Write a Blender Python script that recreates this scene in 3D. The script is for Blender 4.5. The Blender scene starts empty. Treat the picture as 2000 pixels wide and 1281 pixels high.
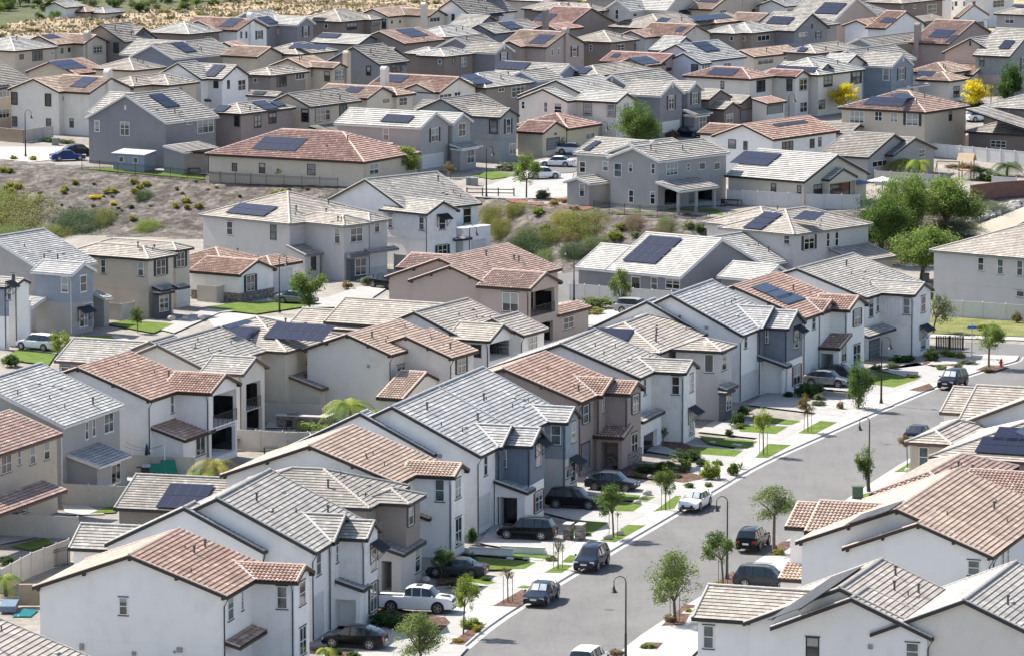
import bpy, math, random
from mathutils import Vector, Matrix
R = math.radians
random.seed(7)
scene = bpy.context.scene
COL = scene.collection
# ---------------- camera, world, sun, exposure ----------------
CH, YH, F = 66.5, -560.0, 9000.0
PITCH = math.atan((640.5 - YH) / F)
CP, SP = math.cos(PITCH), math.sin(PITCH)
cd = bpy.data.cameras.new('camera'); cam = bpy.data.objects.new('camera', cd); COL.objects.link(cam)
cam.location = (0, 0, CH); cam.rotation_euler = (math.pi / 2 - PITCH, 0, 0)
cd.sensor_width = 36; cd.lens = 36 * F / 2000; cd.clip_start = 1; cd.clip_end = 6000
scene.camera = cam
SUN_EL, SUN_AZ = 47.0, 308.0      # azimuth clockwise from +y: behind the scene, to the left
w = bpy.data.worlds.new('World'); scene.world = w; w.use_nodes = True
nt = w.node_tree; bg = nt.nodes['Background']
sky = nt.nodes.new('ShaderNodeTexSky'); sky.sky_type = 'NISHITA'; sky.sun_disc = False
sky.sun_elevation = R(SUN_EL); sky.sun_rotation = R(SUN_AZ); sky.air_density = 1.0; sky.dust_density = 1.5
nt.links.new(sky.outputs[0], bg.inputs[0]); bg.inputs[1].default_value = 0.12
ld = bpy.data.lights.new('sun', 'SUN'); ld.energy = 5.0; ld.angle = R(.5); ld.color = (1, .95, .875)
sun = bpy.data.objects.new('sun', ld); COL.objects.link(sun)
sdir = Vector((math.sin(R(SUN_AZ)) * math.cos(R(SUN_EL)), math.cos(R(SUN_AZ)) * math.cos(R(SUN_EL)), math.sin(R(SUN_EL))))
sun.rotation_euler = sdir.to_track_quat('Z', 'Y').to_euler(); sun.location = (-200, 500, 300)
vs = scene.view_settings; vs.view_transform = 'Standard'; vs.look = 'None'; vs.exposure = 0.80; vs.gamma = 1.0
# ---------------- measuring helpers ----------------
def ray(px, py):
    x = (px - 1000) / F; yu = -(py - 640.5) / F
    return Vector((x, CP + SP * yu, -SP + CP * yu))
CO = Vector((0, 0, CH))
def at(px, py, z=0.0):
    d = ray(px, py); t = (z - CH) / d.z
    return CO + d * t
def depth(p): return p.y * CP + (CH - p.z) * SP
def proj(p):
    dc = depth(p); up = p.y * SP + (p.z - CH) * CP
    return 1000 + F * p.x / dc, 640.5 - F * up / dc
def interp(pts, x):
    if x <= pts[0][0]: return pts[0][1]
    for (a, b), (c, d) in zip(pts, pts[1:]):
        if x <= c: return b + (d - b) * (x - a) / (c - a)
    return pts[-1][1]
TOPL = [(-80, 634), (-62, 622), (-40, 611), (-22, 596), (-3, 584), (6, 575), (12, 571), (25, 562), (32, 566), (45, 568), (62, 584), (80, 592), (120, 600)]
def ztop(Y): return 5.5 + .008 * (Y - 590)
def tz(x, Y):
    top = interp(TOPL, x)
    wd = interp([(-70, 34), (-40, 26), (-20, 14), (-6, 14), (4, 26), (20, 22), (30, 12), (48, 13), (60, 26), (120, 30)], x)
    toe = top - wd
    if Y <= toe: return 0.0
    if Y >= top:
        z = ztop(Y)
        if Y > 850: z += .5 * math.sin(x * .13 + Y * .04) * math.cos(Y * .11) * min(1, (Y - 850) / 20)
        return z
    t = (Y - toe) / wd; t = t * t * (3 - 2 * t)
    return t * ztop(top)
def on_ground(px, py, zo=0.0):
    d = ray(px, py); lo, hi = 150.0, 1500.0; t = 150
    while t < 1500:
        p = CO + d * t
        if p.z < tz(p.x, p.y): break
        t += 3
    a, b = t - 3, t
    for _ in range(16):
        m = (a + b) / 2; p = CO + d * m
        if p.z < tz(p.x, p.y): b = m
        else: a = m
    p = CO + d * b; p.z = tz(p.x, p.y) + zo
    return p
# ---------------- object helpers ----------------
def link(o, parent=None):
    COL.objects.link(o)
    if parent: o.parent = parent
    return o
def tag(o, label=None, cat=None, group=None, kind=None):
    if label: o['label'] = label
    if cat: o['category'] = cat
    if group: o['group'] = group
    if kind: o['kind'] = kind
    return o
def empty(name, loc, rz=0):
    o = bpy.data.objects.new(name, None); o.empty_display_size = .5
    o.location = loc; o.rotation_euler = (0, 0, rz); return link(o)
class MB:
    def __init__(s): s.v = []; s.f = []; s.uv = []; s.m = []; s.cur = 0
    def add(s, vs, fs, uvs=None):
        n = len(s.v); s.v += [tuple(p) for p in vs]
        s.uv += uvs if uvs else [(p[0], p[1]) for p in vs]
        for f in fs: s.f.append([i + n for i in f]); s.m.append(s.cur)
    def quad(s, a, b, c, d, uvs=None): s.add([a, b, c, d], [(0, 1, 2, 3)], uvs)
    def box(s, x0, x1, y0, y1, z0, z1):
        s.add([(x0,y0,z0),(x1,y0,z0),(x1,y1,z0),(x0,y1,z0),(x0,y0,z1),(x1,y0,z1),(x1,y1,z1),(x0,y1,z1)],
              [(0,3,2,1),(4,5,6,7),(0,1,5,4),(1,2,6,5),(2,3,7,6),(3,0,4,7)])
    def bar(s, a, b, w, h=None, up=(0, 0, 1)):
        a = Vector(a); b = Vector(b); h = h or w; d = (b - a)
        if d.length < 1e-6: return
        d.normalize(); u = Vector(up)
        if abs(d.dot(u)) > .95: u = Vector((0, 1, 0))
        sx = d.cross(u).normalized() * w / 2; sz = sx.cross(d).normalized() * h / 2
        s.add([a-sx-sz, a+sx-sz, a+sx+sz, a-sx+sz, b-sx-sz, b+sx-sz, b+sx+sz, b-sx+sz],
              [(0,3,2,1),(4,5,6,7),(0,1,5,4),(1,2,6,5),(2,3,7,6),(3,0,4,7)])
    def tube(s, pts, rad, n=8, cap=True):
        pts = [Vector(p) for p in pts]; rings = []
        if not isinstance(rad, (list, tuple)): rad = [rad] * len(pts)
        base = len(s.v); vv = []
        for i, p in enumerate(pts):
            d = (pts[min(i + 1, len(pts) - 1)] - pts[max(i - 1, 0)]).normalized()
            u = Vector((0, 0, 1)) if abs(d.z) < .9 else Vector((1, 0, 0))
            a = d.cross(u).normalized(); b = d.cross(a).normalized()
            for k in range(n):
                t = 2 * math.pi * k / n; vv.append(p + (a * math.cos(t) + b * math.sin(t)) * rad[i])
        ff = []
        for i in range(len(pts) - 1):
            for k in range(n):
                k2 = (k + 1) % n; ff.append((i*n+k, i*n+k2, (i+1)*n+k2, (i+1)*n+k))
        if cap: ff.append(tuple(range(n))); ff.append(tuple(range((len(pts)-1)*n + n - 1, (len(pts)-1)*n - 1, -1)))
        s.add(vv, ff)
    def ball(s, c, rx, ry, rz, n=10, m=6, jit=0):
        c = Vector(c); vv = []; ff = []
        for i in range(m + 1):
            th = math.pi * i / m
            for k in range(n):
                ph = 2 * math.pi * k / n; j = 1 + random.uniform(-jit, jit)
                vv.append((c.x + rx*j*math.sin(th)*math.cos(ph), c.y + ry*j*math.sin(th)*math.sin(ph), c.z + rz*j*math.cos(th)))
        for i in range(m):
            for k in range(n):
                k2 = (k + 1) % n; ff.append((i*n+k, (i+1)*n+k, (i+1)*n+k2, i*n+k2))
        s.add(vv, ff)
    def build(s, name, mats, parent=None, smooth=False, loc=None):
        if not s.v: return None
        me = bpy.data.meshes.new(name); me.from_pydata(s.v, [], s.f)
        if not isinstance(mats, (list, tuple)): mats = [mats]
        for m in mats: me.materials.append(m)
        if len(mats) > 1: me.polygons.foreach_set('material_index', s.m)
        uvl = me.uv_layers.new(name='UVMap')
        idx = [0] * len(me.loops); me.loops.foreach_get('vertex_index', idx)
        fl = [0.0] * (2 * len(idx))
        for i, k in enumerate(idx): fl[2*i], fl[2*i+1] = s.uv[k]
        uvl.data.foreach_set('uv', fl)
        if smooth: me.polygons.foreach_set('use_smooth', [True] * len(me.polygons))
        me.update()
        o = bpy.data.objects.new(name, me)
        if loc: o.location = loc
        return link(o, parent)
# ---------------- materials ----------------
MATS = {}
def nodes(m):
    m.use_nodes = True; t = m.node_tree; return t, t.nodes['Principled BSDF']
def N(t, typ, **k):
    n = t.nodes.new(typ)
    for a, b in k.items():
        if a == 'inp':
            for i, v in b.items(): n.inputs[i].default_value = v
        else: setattr(n, a, b)
    return n
def ramp(t, stops, interp='LINEAR'):
    n = t.nodes.new('ShaderNodeValToRGB'); r = n.color_ramp; r.interpolation = interp
    while len(r.elements) < len(stops): r.elements.new(.5)
    for e, (p, c) in zip(r.elements, stops): e.position = p; e.color = (*c, 1)
    return n
def plain(name, c, rough=.6, metal=0, var=.12, scale=2.0, bump=0, bscale=30, spec=.4, coat=0, tri=None):
    if name in MATS: return MATS[name]
    m = bpy.data.materials.new(name); t, p = nodes(m)
    p.inputs['Roughness'].default_value = rough; p.inputs['Metallic'].default_value = metal
    p.inputs['Specular IOR Level'].default_value = spec
    if coat: p.inputs['Coat Weight'].default_value = coat; p.inputs['Coat Roughness'].default_value = .04
    tc = N(t, 'ShaderNodeTexCoord')
    if var:
        n1 = N(t, 'ShaderNodeTexNoise', inp={'Scale': scale, 'Detail': 6, 'Roughness': .65})
        t.links.new(tc.outputs['Object'], n1.inputs['Vector'])
        c2 = tri or tuple(x * (1 - var * 1.6) for x in c)
        r = ramp(t, [(.32, c2), (.68, tuple(min(1, x * (1 + var * .6)) for x in c))])
        t.links.new(n1.outputs[0], r.inputs[0]); t.links.new(r.outputs[0], p.inputs['Base Color'])
    else: p.inputs['Base Color'].default_value = (*c, 1)
    if bump:
        n2 = N(t, 'ShaderNodeTexNoise', inp={'Scale': bscale, 'Detail': 4})
        t.links.new(tc.outputs['Object'], n2.inputs['Vector'])
        b = N(t, 'ShaderNodeBump', inp={'Strength': bump, 'Distance': .03})
        t.links.new(n2.outputs[0], b.inputs['Height']); t.links.new(b.outputs[0], p.inputs['Normal'])
    MATS[name] = m; return m
WALLC = dict(white=(.80,.79,.765), offwhite=(.69,.655,.595), lgrey=(.51,.495,.475), grey=(.37,.36,.35), mgrey=(.25,.25,.262), taupe=(.26,.232,.212), beige=(.53,.475,.395),
    tan=(.53,.465,.375), cream=(.66,.595,.49), brown=(.23,.193,.172), pink=(.43,.36,.32), rose=(.33,.275,.255), blue=(.16,.20,.265), bluegrey=(.27,.31,.37), slate=(.19,.21,.25),
    yellow=(.6,.54,.4), sage=(.29,.31,.31), dkgrey=(.11,.115,.12), lblue=(.5,.54,.6))
def wallmat(k):
    name = 'stucco_' + k
    if name in MATS: return MATS[name]
    c = WALLC[k]; m = bpy.data.materials.new(name); t, p = nodes(m)
    p.inputs['Roughness'].default_value = .9; p.inputs['Specular IOR Level'].default_value = .2
    tc = N(t, 'ShaderNodeTexCoord')
    n1 = N(t, 'ShaderNodeTexNoise', inp={'Scale': .45, 'Detail': 8, 'Roughness': .6}); t.links.new(tc.outputs['Object'], n1.inputs['Vector'])
    mp = N(t, 'ShaderNodeMapping'); mp.inputs['Scale'].default_value = (1.2, 1.2, .5); t.links.new(tc.outputs['Object'], mp.inputs['Vector'])
    n3 = N(t, 'ShaderNodeTexNoise', inp={'Scale': 1.1, 'Detail': 5}); t.links.new(mp.outputs[0], n3.inputs['Vector'])
    ad = N(t, 'ShaderNodeMath', operation='MULTIPLY_ADD', inp={1: .5}); t.links.new(n3.outputs[0], ad.inputs[0]); t.links.new(n1.outputs[0], ad.inputs[2])
    r = ramp(t, [(.45, tuple(x * .88 for x in c)), (.72, c), (1, tuple(min(.85, x * 1.04) for x in c))])
    t.links.new(ad.outputs[0], r.inputs[0]); t.links.new(r.outputs[0], p.inputs['Base Color'])
    n2 = N(t, 'ShaderNodeTexNoise', inp={'Scale': 22, 'Detail': 3}); t.links.new(tc.outputs['Object'], n2.inputs['Vector'])
    b = N(t, 'ShaderNodeBump', inp={'Strength': .35, 'Distance': .02}); t.links.new(n2.outputs[0], b.inputs['Height']); t.links.new(b.outputs[0], p.inputs['Normal'])
    MATS[name] = m; return m
def sidemat(k):
    name = 'siding_' + k
    if name in MATS: return MATS[name]
    c = WALLC[k]; m = bpy.data.materials.new(name); t, p = nodes(m); p.inputs['Roughness'].default_value = .7
    tc = N(t, 'ShaderNodeTexCoord'); sx = N(t, 'ShaderNodeSeparateXYZ'); t.links.new(tc.outputs['Object'], sx.inputs[0])
    a = N(t, 'ShaderNodeMath', operation='ADD'); t.links.new(sx.outputs[0], a.inputs[0]); t.links.new(sx.outputs[1], a.inputs[1])
    q = N(t, 'ShaderNodeMath', operation='MODULO', inp={1: .42}); t.links.new(a.outputs[0], q.inputs[0])
    ab = N(t, 'ShaderNodeMath', operation='ABSOLUTE'); t.links.new(q.outputs[0], ab.inputs[0])
    g = N(t, 'ShaderNodeMath', operation='LESS_THAN', inp={1: .075}); t.links.new(ab.outputs[0], g.inputs[0])
    b = N(t, 'ShaderNodeBump', inp={'Strength': 1, 'Distance': .05}); t.links.new(g.outputs[0], b.inputs['Height']); t.links.new(b.outputs[0], p.inputs['Normal'])
    n1 = N(t, 'ShaderNodeTexNoise', inp={'Scale': 1.5, 'Detail': 5}); t.links.new(tc.outputs['Object'], n1.inputs['Vector'])
    r = ramp(t, [(.3, tuple(x * .85 for x in c)), (.7, c)]); t.links.new(n1.outputs[0], r.inputs[0]); t.links.new(r.outputs[0], p.inputs['Base Color'])
    MATS[name] = m; return m
ROOFC = {
 'g': [(0.31, 0.288, 0.261), (0.389, 0.365, 0.328), (0.451, 0.426, 0.383), (0.354, 0.332, 0.295)],
 'gc': [(0.342, 0.338, 0.329), (0.416, 0.407, 0.392), (0.501, 0.491, 0.471), (0.381, 0.376, 0.363)],
 'gd': [(0.248, 0.227, 0.201), (0.311, 0.286, 0.252), (0.369, 0.34, 0.302), (0.283, 0.26, 0.227)],
 'gt': [(0.355, 0.315, 0.27), (0.432, 0.385, 0.331), (0.495, 0.442, 0.383), (0.393, 0.351, 0.299)],
 'gw': [(0.41, 0.395, 0.365), (0.476, 0.458, 0.42), (0.539, 0.519, 0.476), (0.442, 0.426, 0.392)],
 'c': [(0.371, 0.245, 0.185), (0.455, 0.309, 0.24), (0.548, 0.403, 0.322), (0.413, 0.272, 0.213)],
 'cr': [(0.417, 0.253, 0.205), (0.503, 0.327, 0.27), (0.565, 0.419, 0.356), (0.449, 0.285, 0.23)],
 'cm': [(0.351, 0.241, 0.199), (0.429, 0.295, 0.248), (0.51, 0.394, 0.326), (0.385, 0.26, 0.213)],
 'ct': [(0.431, 0.316, 0.243), (0.508, 0.384, 0.302), (0.585, 0.454, 0.361), (0.465, 0.343, 0.268)],
}
def roofmat(k):
    name = 'roof_tile_' + k
    if name in MATS: return MATS[name]
    cs = ROOFC[k]; m = bpy.data.materials.new(name); t, p = nodes(m)
    p.inputs['Roughness'].default_value = .82; p.inputs['Specular IOR Level'].default_value = .3
    uv = N(t, 'ShaderNodeUVMap'); sx = N(t, 'ShaderNodeSeparateXYZ'); t.links.new(uv.outputs[0], sx.inputs[0])
    def mth(op, a, b=None, c=None):
        n = N(t, 'ShaderNodeMath', operation=op)
        for i, x in enumerate((a, b, c)):
            if x is None: continue
            if isinstance(x, (int, float)): n.inputs[i].default_value = x
            else: t.links.new(x, n.inputs[i])
        return n.outputs[0]
    flat = k[0] == 'g'
    row = mth('FLOOR', mth('ADD', mth('DIVIDE', sx.outputs[1], .36), .02))
    off = mth('MULTIPLY', mth('MODULO', row, 2.0), .5 if flat else 0.0)
    uu = mth('ADD', mth('DIVIDE', sx.outputs[0], .33 if flat else .3), off)
    col = mth('FLOOR', uu)
    cx = N(t, 'ShaderNodeCombineXYZ'); t.links.new(col, cx.inputs[0]); t.links.new(row, cx.inputs[1])
    wn = N(t, 'ShaderNodeTexWhiteNoise', noise_dimensions='3D'); t.links.new(cx.outputs[0], wn.inputs[0])
    oi = N(t, 'ShaderNodeObjectInfo'); t.links.new(mth('MULTIPLY', oi.outputs['Random'], 50), cx.inputs[2])
    r = ramp(t, [(0, cs[0]), (.35, cs[3]), (.7, cs[1]), (.95, cs[2]), (1, tuple(min(.8, q * 1.3) for q in cs[2]))]); t.links.new(wn.outputs[0], r.inputs[0])
    n1 = N(t, 'ShaderNodeTexNoise', inp={'Scale': .5, 'Detail': 7, 'Roughness': .7})
    tc = N(t, 'ShaderNodeTexCoord'); t.links.new(tc.outputs['Object'], n1.inputs['Vector'])
    mx = N(t, 'ShaderNodeMix', data_type='RGBA', blend_type='MULTIPLY'); mx.inputs[0].default_value = 1
    t.links.new(r.outputs[0], mx.inputs[6])
    r2 = ramp(t, [(.28, (.72, .71, .70)), (.5, (.98, .98, .98)), (.72, (1.16, 1.15, 1.13))]); t.links.new(n1.outputs[0], r2.inputs[0]); t.links.new(r2.outputs[0], mx.inputs[7])
    out = mx.outputs[2]
    if flat:
        j = mth('LESS_THAN', mth('FRACT', uu), .07)
        m2 = N(t, 'ShaderNodeMix', data_type='RGBA', blend_type='MIX'); t.links.new(mth('MULTIPLY', j, .35), m2.inputs[0])
        t.links.new(out, m2.inputs[6]); m2.inputs[7].default_value = (.06, .058, .055, 1); out = m2.outputs[2]
    t.links.new(out, p.inputs['Base Color'])
    MATS[name] = m; return m
def capmat(k):
    c = ROOFC[k][2]; return plain('ridge_tile_' + k, tuple(min(.75, x * 1.12) for x in c), .8, var=.12, scale=3)
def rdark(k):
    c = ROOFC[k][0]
    return plain('tile_butt_' + k, tuple(x * .3 for x in c), .95, var=.1)  # tile ends in darkened roof colour: shade under each course painted in
TRIM = dict(d=(.045,.035,.03), k=(.035,.038,.042), w=(.7,.7,.69), b=(.14,.095,.075), t=(.27,.25,.23), g=(.22,.23,.24))
def trim(k): return plain('trim_' + k, TRIM[k], .6, var=.1)
def glassmat(i):
    name = 'window_glass_%s' % 'abcd'[i]
    if name in MATS: return MATS[name]
    c = [(.015,.018,.022), (.05,.062,.065), (.10,.14,.14), (.24,.25,.25)][i]
    return plain(name, c, .06 if i < 3 else .25, var=.5, scale=.8, spec=.8)
M_white = plain('white_vinyl', (.72, .72, .71), .45, var=.04)
M_dark = plain('dark_metal', (.03, .032, .035), .45, var=.1)
M_conc = plain('concrete', (.56, .545, .515), .9, var=.08, scale=1.2, bump=.15)
# ---------------- house builder ----------------
COURSE = .36
def roof_plane(mb, O, e, s, a0, b0, a1, b1, T, barrel, lod):
    """tile courses stepped up a sloping plane; O on the eave, e along it, s up the slope"""
    e = Vector(e).normalized(); s = Vector(s).normalized(); n = e.cross(s)
    if n.z < 0: n = -n
    O = Vector(O); K = max(1, round(T / (.40 if not lod else .50))); c = T / K
    for k in range(K):
        t0, t1 = k * c, (k + 1) * c
        la, lb = a0 + (a1 - a0) * t0 / T, b0 + (b1 - b0) * t0 / T
        ua, ub = a0 + (a1 - a0) * t1 / T, b0 + (b1 - b0) * t1 / T
        if lb - la < .02: continue
        if barrel:
            st = .15 if lod else .075
            us = []; q = math.floor(la / .3) * .3
            while q < lb: us.append(q); q += st
            us = [x for x in us if la < x < lb]; us = [la] + us + [lb]
        else: us = [la, lb]
        vv = []; uvs = []; ff = []
        for u in us:
            h = .10 * abs(math.sin(math.pi * u / .3)) if barrel else 0
            uu = max(ua, min(ub, u)); hh = .10 * abs(math.sin(math.pi * uu / .3)) if barrel else 0
            vv.append(O + e*u + s*(t0 - .015) + n*((.062 if not lod else .09) + h)); uvs.append((u, k*.36 + .01))
            vv.append(O + e*uu + s*t1 + n*(.012 + hh * .8)); uvs.append((uu, k*.36 + .33))
            vv.append(O + e*u + s*(t0 + .01) + n*(-.004 if not barrel else -.01 + h * .3)); uvs.append((u, k*.36 + .01))
        if not barrel: vv[0+1] = O + e*ua + s*t1 + n*.012; vv[-2] = O + e*ub + s*t1 + n*.012; uvs[1] = (ua, k*.36+.33); uvs[-2] = (ub, k*.36+.33)
        for i in range(len(us) - 1):
            b = i * 3; ff.append((b, b+3, b+4, b+1))
        mb.cur = 0; mb.add(vv, ff, uvs)
        n0 = len(mb.v) - len(vv); mb.cur = 1
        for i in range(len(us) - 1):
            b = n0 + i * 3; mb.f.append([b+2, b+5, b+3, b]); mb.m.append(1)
    mb.cur = 0
def caps(mb, a, b, w=.15, h=.11):
    a = Vector(a); b = Vector(b); L = (b - a).length
    if L < .3: return
    d = (b - a) / L; sx = Vector((-d.y, d.x, 0)); sx = sx.normalized() if sx.length > .1 else Vector((1, 0, 0)); up = sx.cross(d); up = up if up.z > 0 else -up
    n = max(1, round(L / .42)); c = L / n
    for i in range(n):
        p = a + d * c * i; q = a + d * c * (i + 1.08)
        pr = []
        for (pt, k) in ((p, 1.0), (q, .8)):
            for (x, z) in ((-1, -.4), (-.75, .5), (0, 1), (.75, .5), (1, -.4)): pr.append(pt + sx * (x*w*k) + up * (z*h*k + .02))
        u0 = i * 1.7
        mb.add(pr, [(0,5,6,1),(1,6,7,2),(2,7,8,3),(3,8,9,4),(0,1,2,3,4)], [(u0, .1)] * 10)
class Wing:
    def __init__(w, typ, x0, x1, y0, y1, ze, p, top=None, zsplit=None, wallm=None):
        w.typ, w.x0, w.x1, w.y0, w.y1, w.ze, w.p = typ, x0, x1, y0, y1, ze, p
        w.top, w.zsplit, w.wallm = top, zsplit, wallm
        big = min(x1 - x0, y1 - y0) > 3.2
        w.i = .38 if big else .16
        w.ir = .32 if big else .14
        if typ[0] == 's': w.i = .3; w.ir = .22
        if typ == 'f': w.i = w.ir = 0
        w.holes = {'L': [], 'R': []}
    def walls_xy(w):
        if w.typ == 'u': return w.x0 + w.i, w.x1 - w.i, w.y0 + w.ir, w.y1 - w.ir
        if w.typ == 'v': return w.x0 + w.ir, w.x1 - w.ir, w.y0 + w.i, w.y1 - w.i
        if w.typ[:2] == 'sv': return w.x0, w.x1 - w.i, w.y0 + w.ir, w.y1 - w.ir
        if w.typ[:2] == 'sn': return w.x0 + w.ir, w.x1 - w.ir, w.y0 + w.i, w.y1
        return w.x0 + w.i, w.x1 - w.i, w.y0 + w.i, w.y1 - w.i
    def zr(w, x, y):
        t = w.typ; q = w.ze - .06
        if t == 'u': return q + w.p * ((w.x1 - w.x0) / 2 - abs(x - (w.x0 + w.x1) / 2))
        if t == 'v': return q + w.p * ((w.y1 - w.y0) / 2 - abs(y - (w.y0 + w.y1) / 2))
        if t == 'h': return q + w.p * max(0, min(x - w.x0, w.x1 - x, y - w.y0, w.y1 - y))
        if t[:2] == 'sv': return q + w.p * (w.x1 - x)
        if t[:2] == 'sn': return q + w.p * (y - w.y0)
        return q
    def planes(w):
        x0, x1, y0, y1, z, p = w.x0, w.x1, w.y0, w.y1, w.ze, w.p
        W, L = x1 - x0, y1 - y0; k = math.sqrt(1 + p*p); t = w.typ
        if t == 'u':
            T = W/2*k
            return [('R', (x1,y0,z), (0,1,0), (-1,0,p), 0, L, 0, L, T), ('W', (x0,y0,z), (0,1,0), (1,0,p), 0, L, 0, L, T)]
        if t == 'v':
            T = L/2*k
            return [('N', (x0,y0,z), (1,0,0), (0,1,p), 0, W, 0, W, T), ('F', (x0,y1,z), (1,0,0), (0,-1,p), 0, W, 0, W, T)]
        if t == 'h':
            m = min(W, L) / 2; T = m*k
            return [('N', (x0,y0,z), (1,0,0), (0,1,p), 0, W, m, W-m, T), ('F', (x0,y1,z), (1,0,0), (0,-1,p), 0, W, m, W-m, T),
                    ('R', (x1,y0,z), (0,1,0), (-1,0,p), 0, L, m, L-m, T), ('W', (x0,y0,z), (0,1,0), (1,0,p), 0, L, m, L-m, T)]
        if t[:2] == 'sv': return [('R', (x1,y0,z), (0,1,0), (-1,0,p), 0, L, 0, L, W*k)]
        if t[:2] == 'sn': return [('N', (x0,y0,z), (1,0,0), (0,1,p), 0, W, 0, W, L*k)]
        return []
HOUSES = []
class House:
    def __init__(h, label, phi, lvl, wall, roof, trm, wings, wins='', sols='', near=0, hdef=None, wf=0, extra='', cat='house'):
        """measured from the photograph: each wing by its eave corner, its left and right eave ends"""
        h.phi = R(phi); h.u = Vector((math.sin(h.phi), math.cos(h.phi), 0)); h.v = Vector((math.cos(h.phi), -math.sin(h.phi), 0))
        h.near = near; h.wallk = wall; h.roofk = roof; h.trimk = trm; h.label = label
        hd = hdef or (6.6 if lvl == 0 else 6.2)
        ws = [x.split() for x in wings.replace('\n', ';').split(';') if x.strip()]
        def opt(a, key, dv):
            for q in a[4:]:
                if q.startswith(key): return float(q[len(key):])
            return dv
        w0 = ws[0]; cx, cy = map(float, w0[1].split(',')); hh = opt(w0, 'h', hd)
        if lvl == 0: h.z0 = 0.0
        else:
            z = 6.0
            for _ in range(6):
                P = at(cx, cy, z + hh); z = ztop(P.y)
            h.z0 = z + (lvl - 1 if lvl != 1 else 0)
        h.org = at(cx, cy, h.z0 + hh); h.org.z = h.z0
        h.root = empty('house', h.org, -h.phi)
        tag(h.root, label, cat, 'estate houses on the lower street' if lvl == 0 else 'estate houses on the upper terrace')
        h.wings = []; dp = opt(w0, 'P', .36)
        for a in ws:
            cx, cy = map(float, a[1].split(',')); xl, xr = float(a[2]), float(a[3])
            hh = opt(a, 'h', hd); p = opt(a, 'p', dp if a[0][0] != 's' else (.3 if lvl == 0 else .24))
            C = at(cx, cy, h.z0 + hh)
            lu = h.solve(C, h.u, xr); lv = h.solve(C, -h.v, xl)
            if lu < .4 or lv < .4 or lu > 60 or lv > 60: print('WING?', label[:30], a, round(lu, 1), round(lv, 1))
            lu = max(.6, min(lu, 26)); lv = max(.6, min(lv, 26)); d = C - h.org
            lu = min(lu, opt(a, 'Y', 26)); lv = min(lv, opt(a, 'X', 26))
            x1 = d.dot(h.v); y0 = d.dot(h.u)
            top = zs = wm = None
            for q in a[4:]:
                if q.startswith('T'): top, zs = q[1:].split(':'); zs = float(zs)
                if q.startswith('W'): wm = q[1:]
            h.wings.append(Wing(a[0], x1 - lv, x1, y0, y0 + lu, hh, p, top, zs, wm))
        h.parts = []
        for q in wins.split(): h.window(q)
        for w_ in h.wings: h.build_wing(w_)
        h.solars(sols)
        if extra: h.extras(extra)
        h.roofbits(); h.valleys()
        HOUSES.append(h)
    def solve(h, C, d, px):
        k = (px - 1000) / F
        # C.x + L d.x = k*(depth0 + L*d.y*CP)
        den = d.x - k * d.y * CP
        return (k * depth(C) - C.x) / den
    def loc(h, p):
        d = p - h.org; return Vector((d.dot(h.v), d.dot(h.u), d.z))
    def ray(h, px, py):
        d = ray(px, py); o = CO - h.org
        return Vector((o.dot(h.v), o.dot(h.u), o.z)), Vector((d.dot(h.v), d.dot(h.u), d.z))
    def hit_wall(h, face, px, py):
        o, d = h.ray(px, py); best = None
        for tol in (0, .6, 1.6, 3.5):
            for w in h.wings:
                if w.typ[-1] in 'oc' and w.typ[0] == 's': continue
                x0, x1, y0, y1 = w.walls_xy()
                if face == 'L':
                    t = (y0 - o.y) / d.y; p = o + d*t; ok = x0 - tol < p.x < x1 + tol; zt = w.zr(p.x, y0)
                else:
                    t = (x1 - o.x) / d.x; p = o + d*t; ok = y0 - tol < p.y < y1 + tol; zt = w.zr(x1, p.y)
                if ok and -.6 - tol < p.z < zt + .3 + tol and (best is None or t < best[0]): best = (t, w, p)
            if best: break
        return best
    def window(h, q):
        face = q[0]; body = q[1:]; n = 0
        st = ''.join(c for c in body if c.isalpha()); nums = [float(x) for x in ''.join(c for c in body if not c.isalpha()).split(',')]
        px, py, wpx, hpx = nums[:4]; hit = h.hit_wall(face, px, py)
        if not hit: print('NOWALL', h.label[:40], q); return
        t, w, p = hit
        P = h.org + h.v*p.x + h.u*p.y + Vector((0, 0, p.z)); dc = depth(P); s = F / dc
        ax = h.v if face == 'L' else h.u
        a, b = proj(P - ax*.5), proj(P + ax*.5); wm = wpx / max(2.0, abs(b[0] - a[0])); hm = hpx / s / CP
        if face == 'R': wm = max(.35, min(wm, 6))
        hm = max(.3, hm); wm = max(.3, wm)
        x0, x1, y0, y1 = w.walls_xy(); lo, hi = (x0, x1) if face == 'L' else (y0, y1)
        c = p.x if face == 'L' else p.y
        wm = min(wm, hi - lo - .2) if hi - lo > .8 else wm
        c = max(lo + wm/2 + .08, min(hi - wm/2 - .08, c)); zc = p.z
        if 'O' in st or 'B' in st:
            za, zb = max(.0, zc - hm/2), min(zc + hm/2, w.ze - .35)
            w.holes[face].append((c - wm/2, c + wm/2, za, zb, st))
            return
        plane = y0 if face == 'L' else x1
        if w.top and zc > w.zsplit: plane += -.035 if face == 'L' else .035
        if 'g' in st or 'D' in st: za = max(0.02, zc - hm/2); zc = (za + zc + hm/2)/2; hm = 2*(zc - za)
        h.parts.append((face, plane, c, zc, wm, hm, st))
    def fbox(h, mb, face, plane, c0, c1, z0, z1, d0, d1):
        """box on a facade: c along wall, d outwards from plane"""
        if face == 'L': mb.box(c0, c1, plane - d1, plane - d0, z0, z1)
        else: mb.box(plane + d0, plane + d1, c0, c1, z0, z1)
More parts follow.
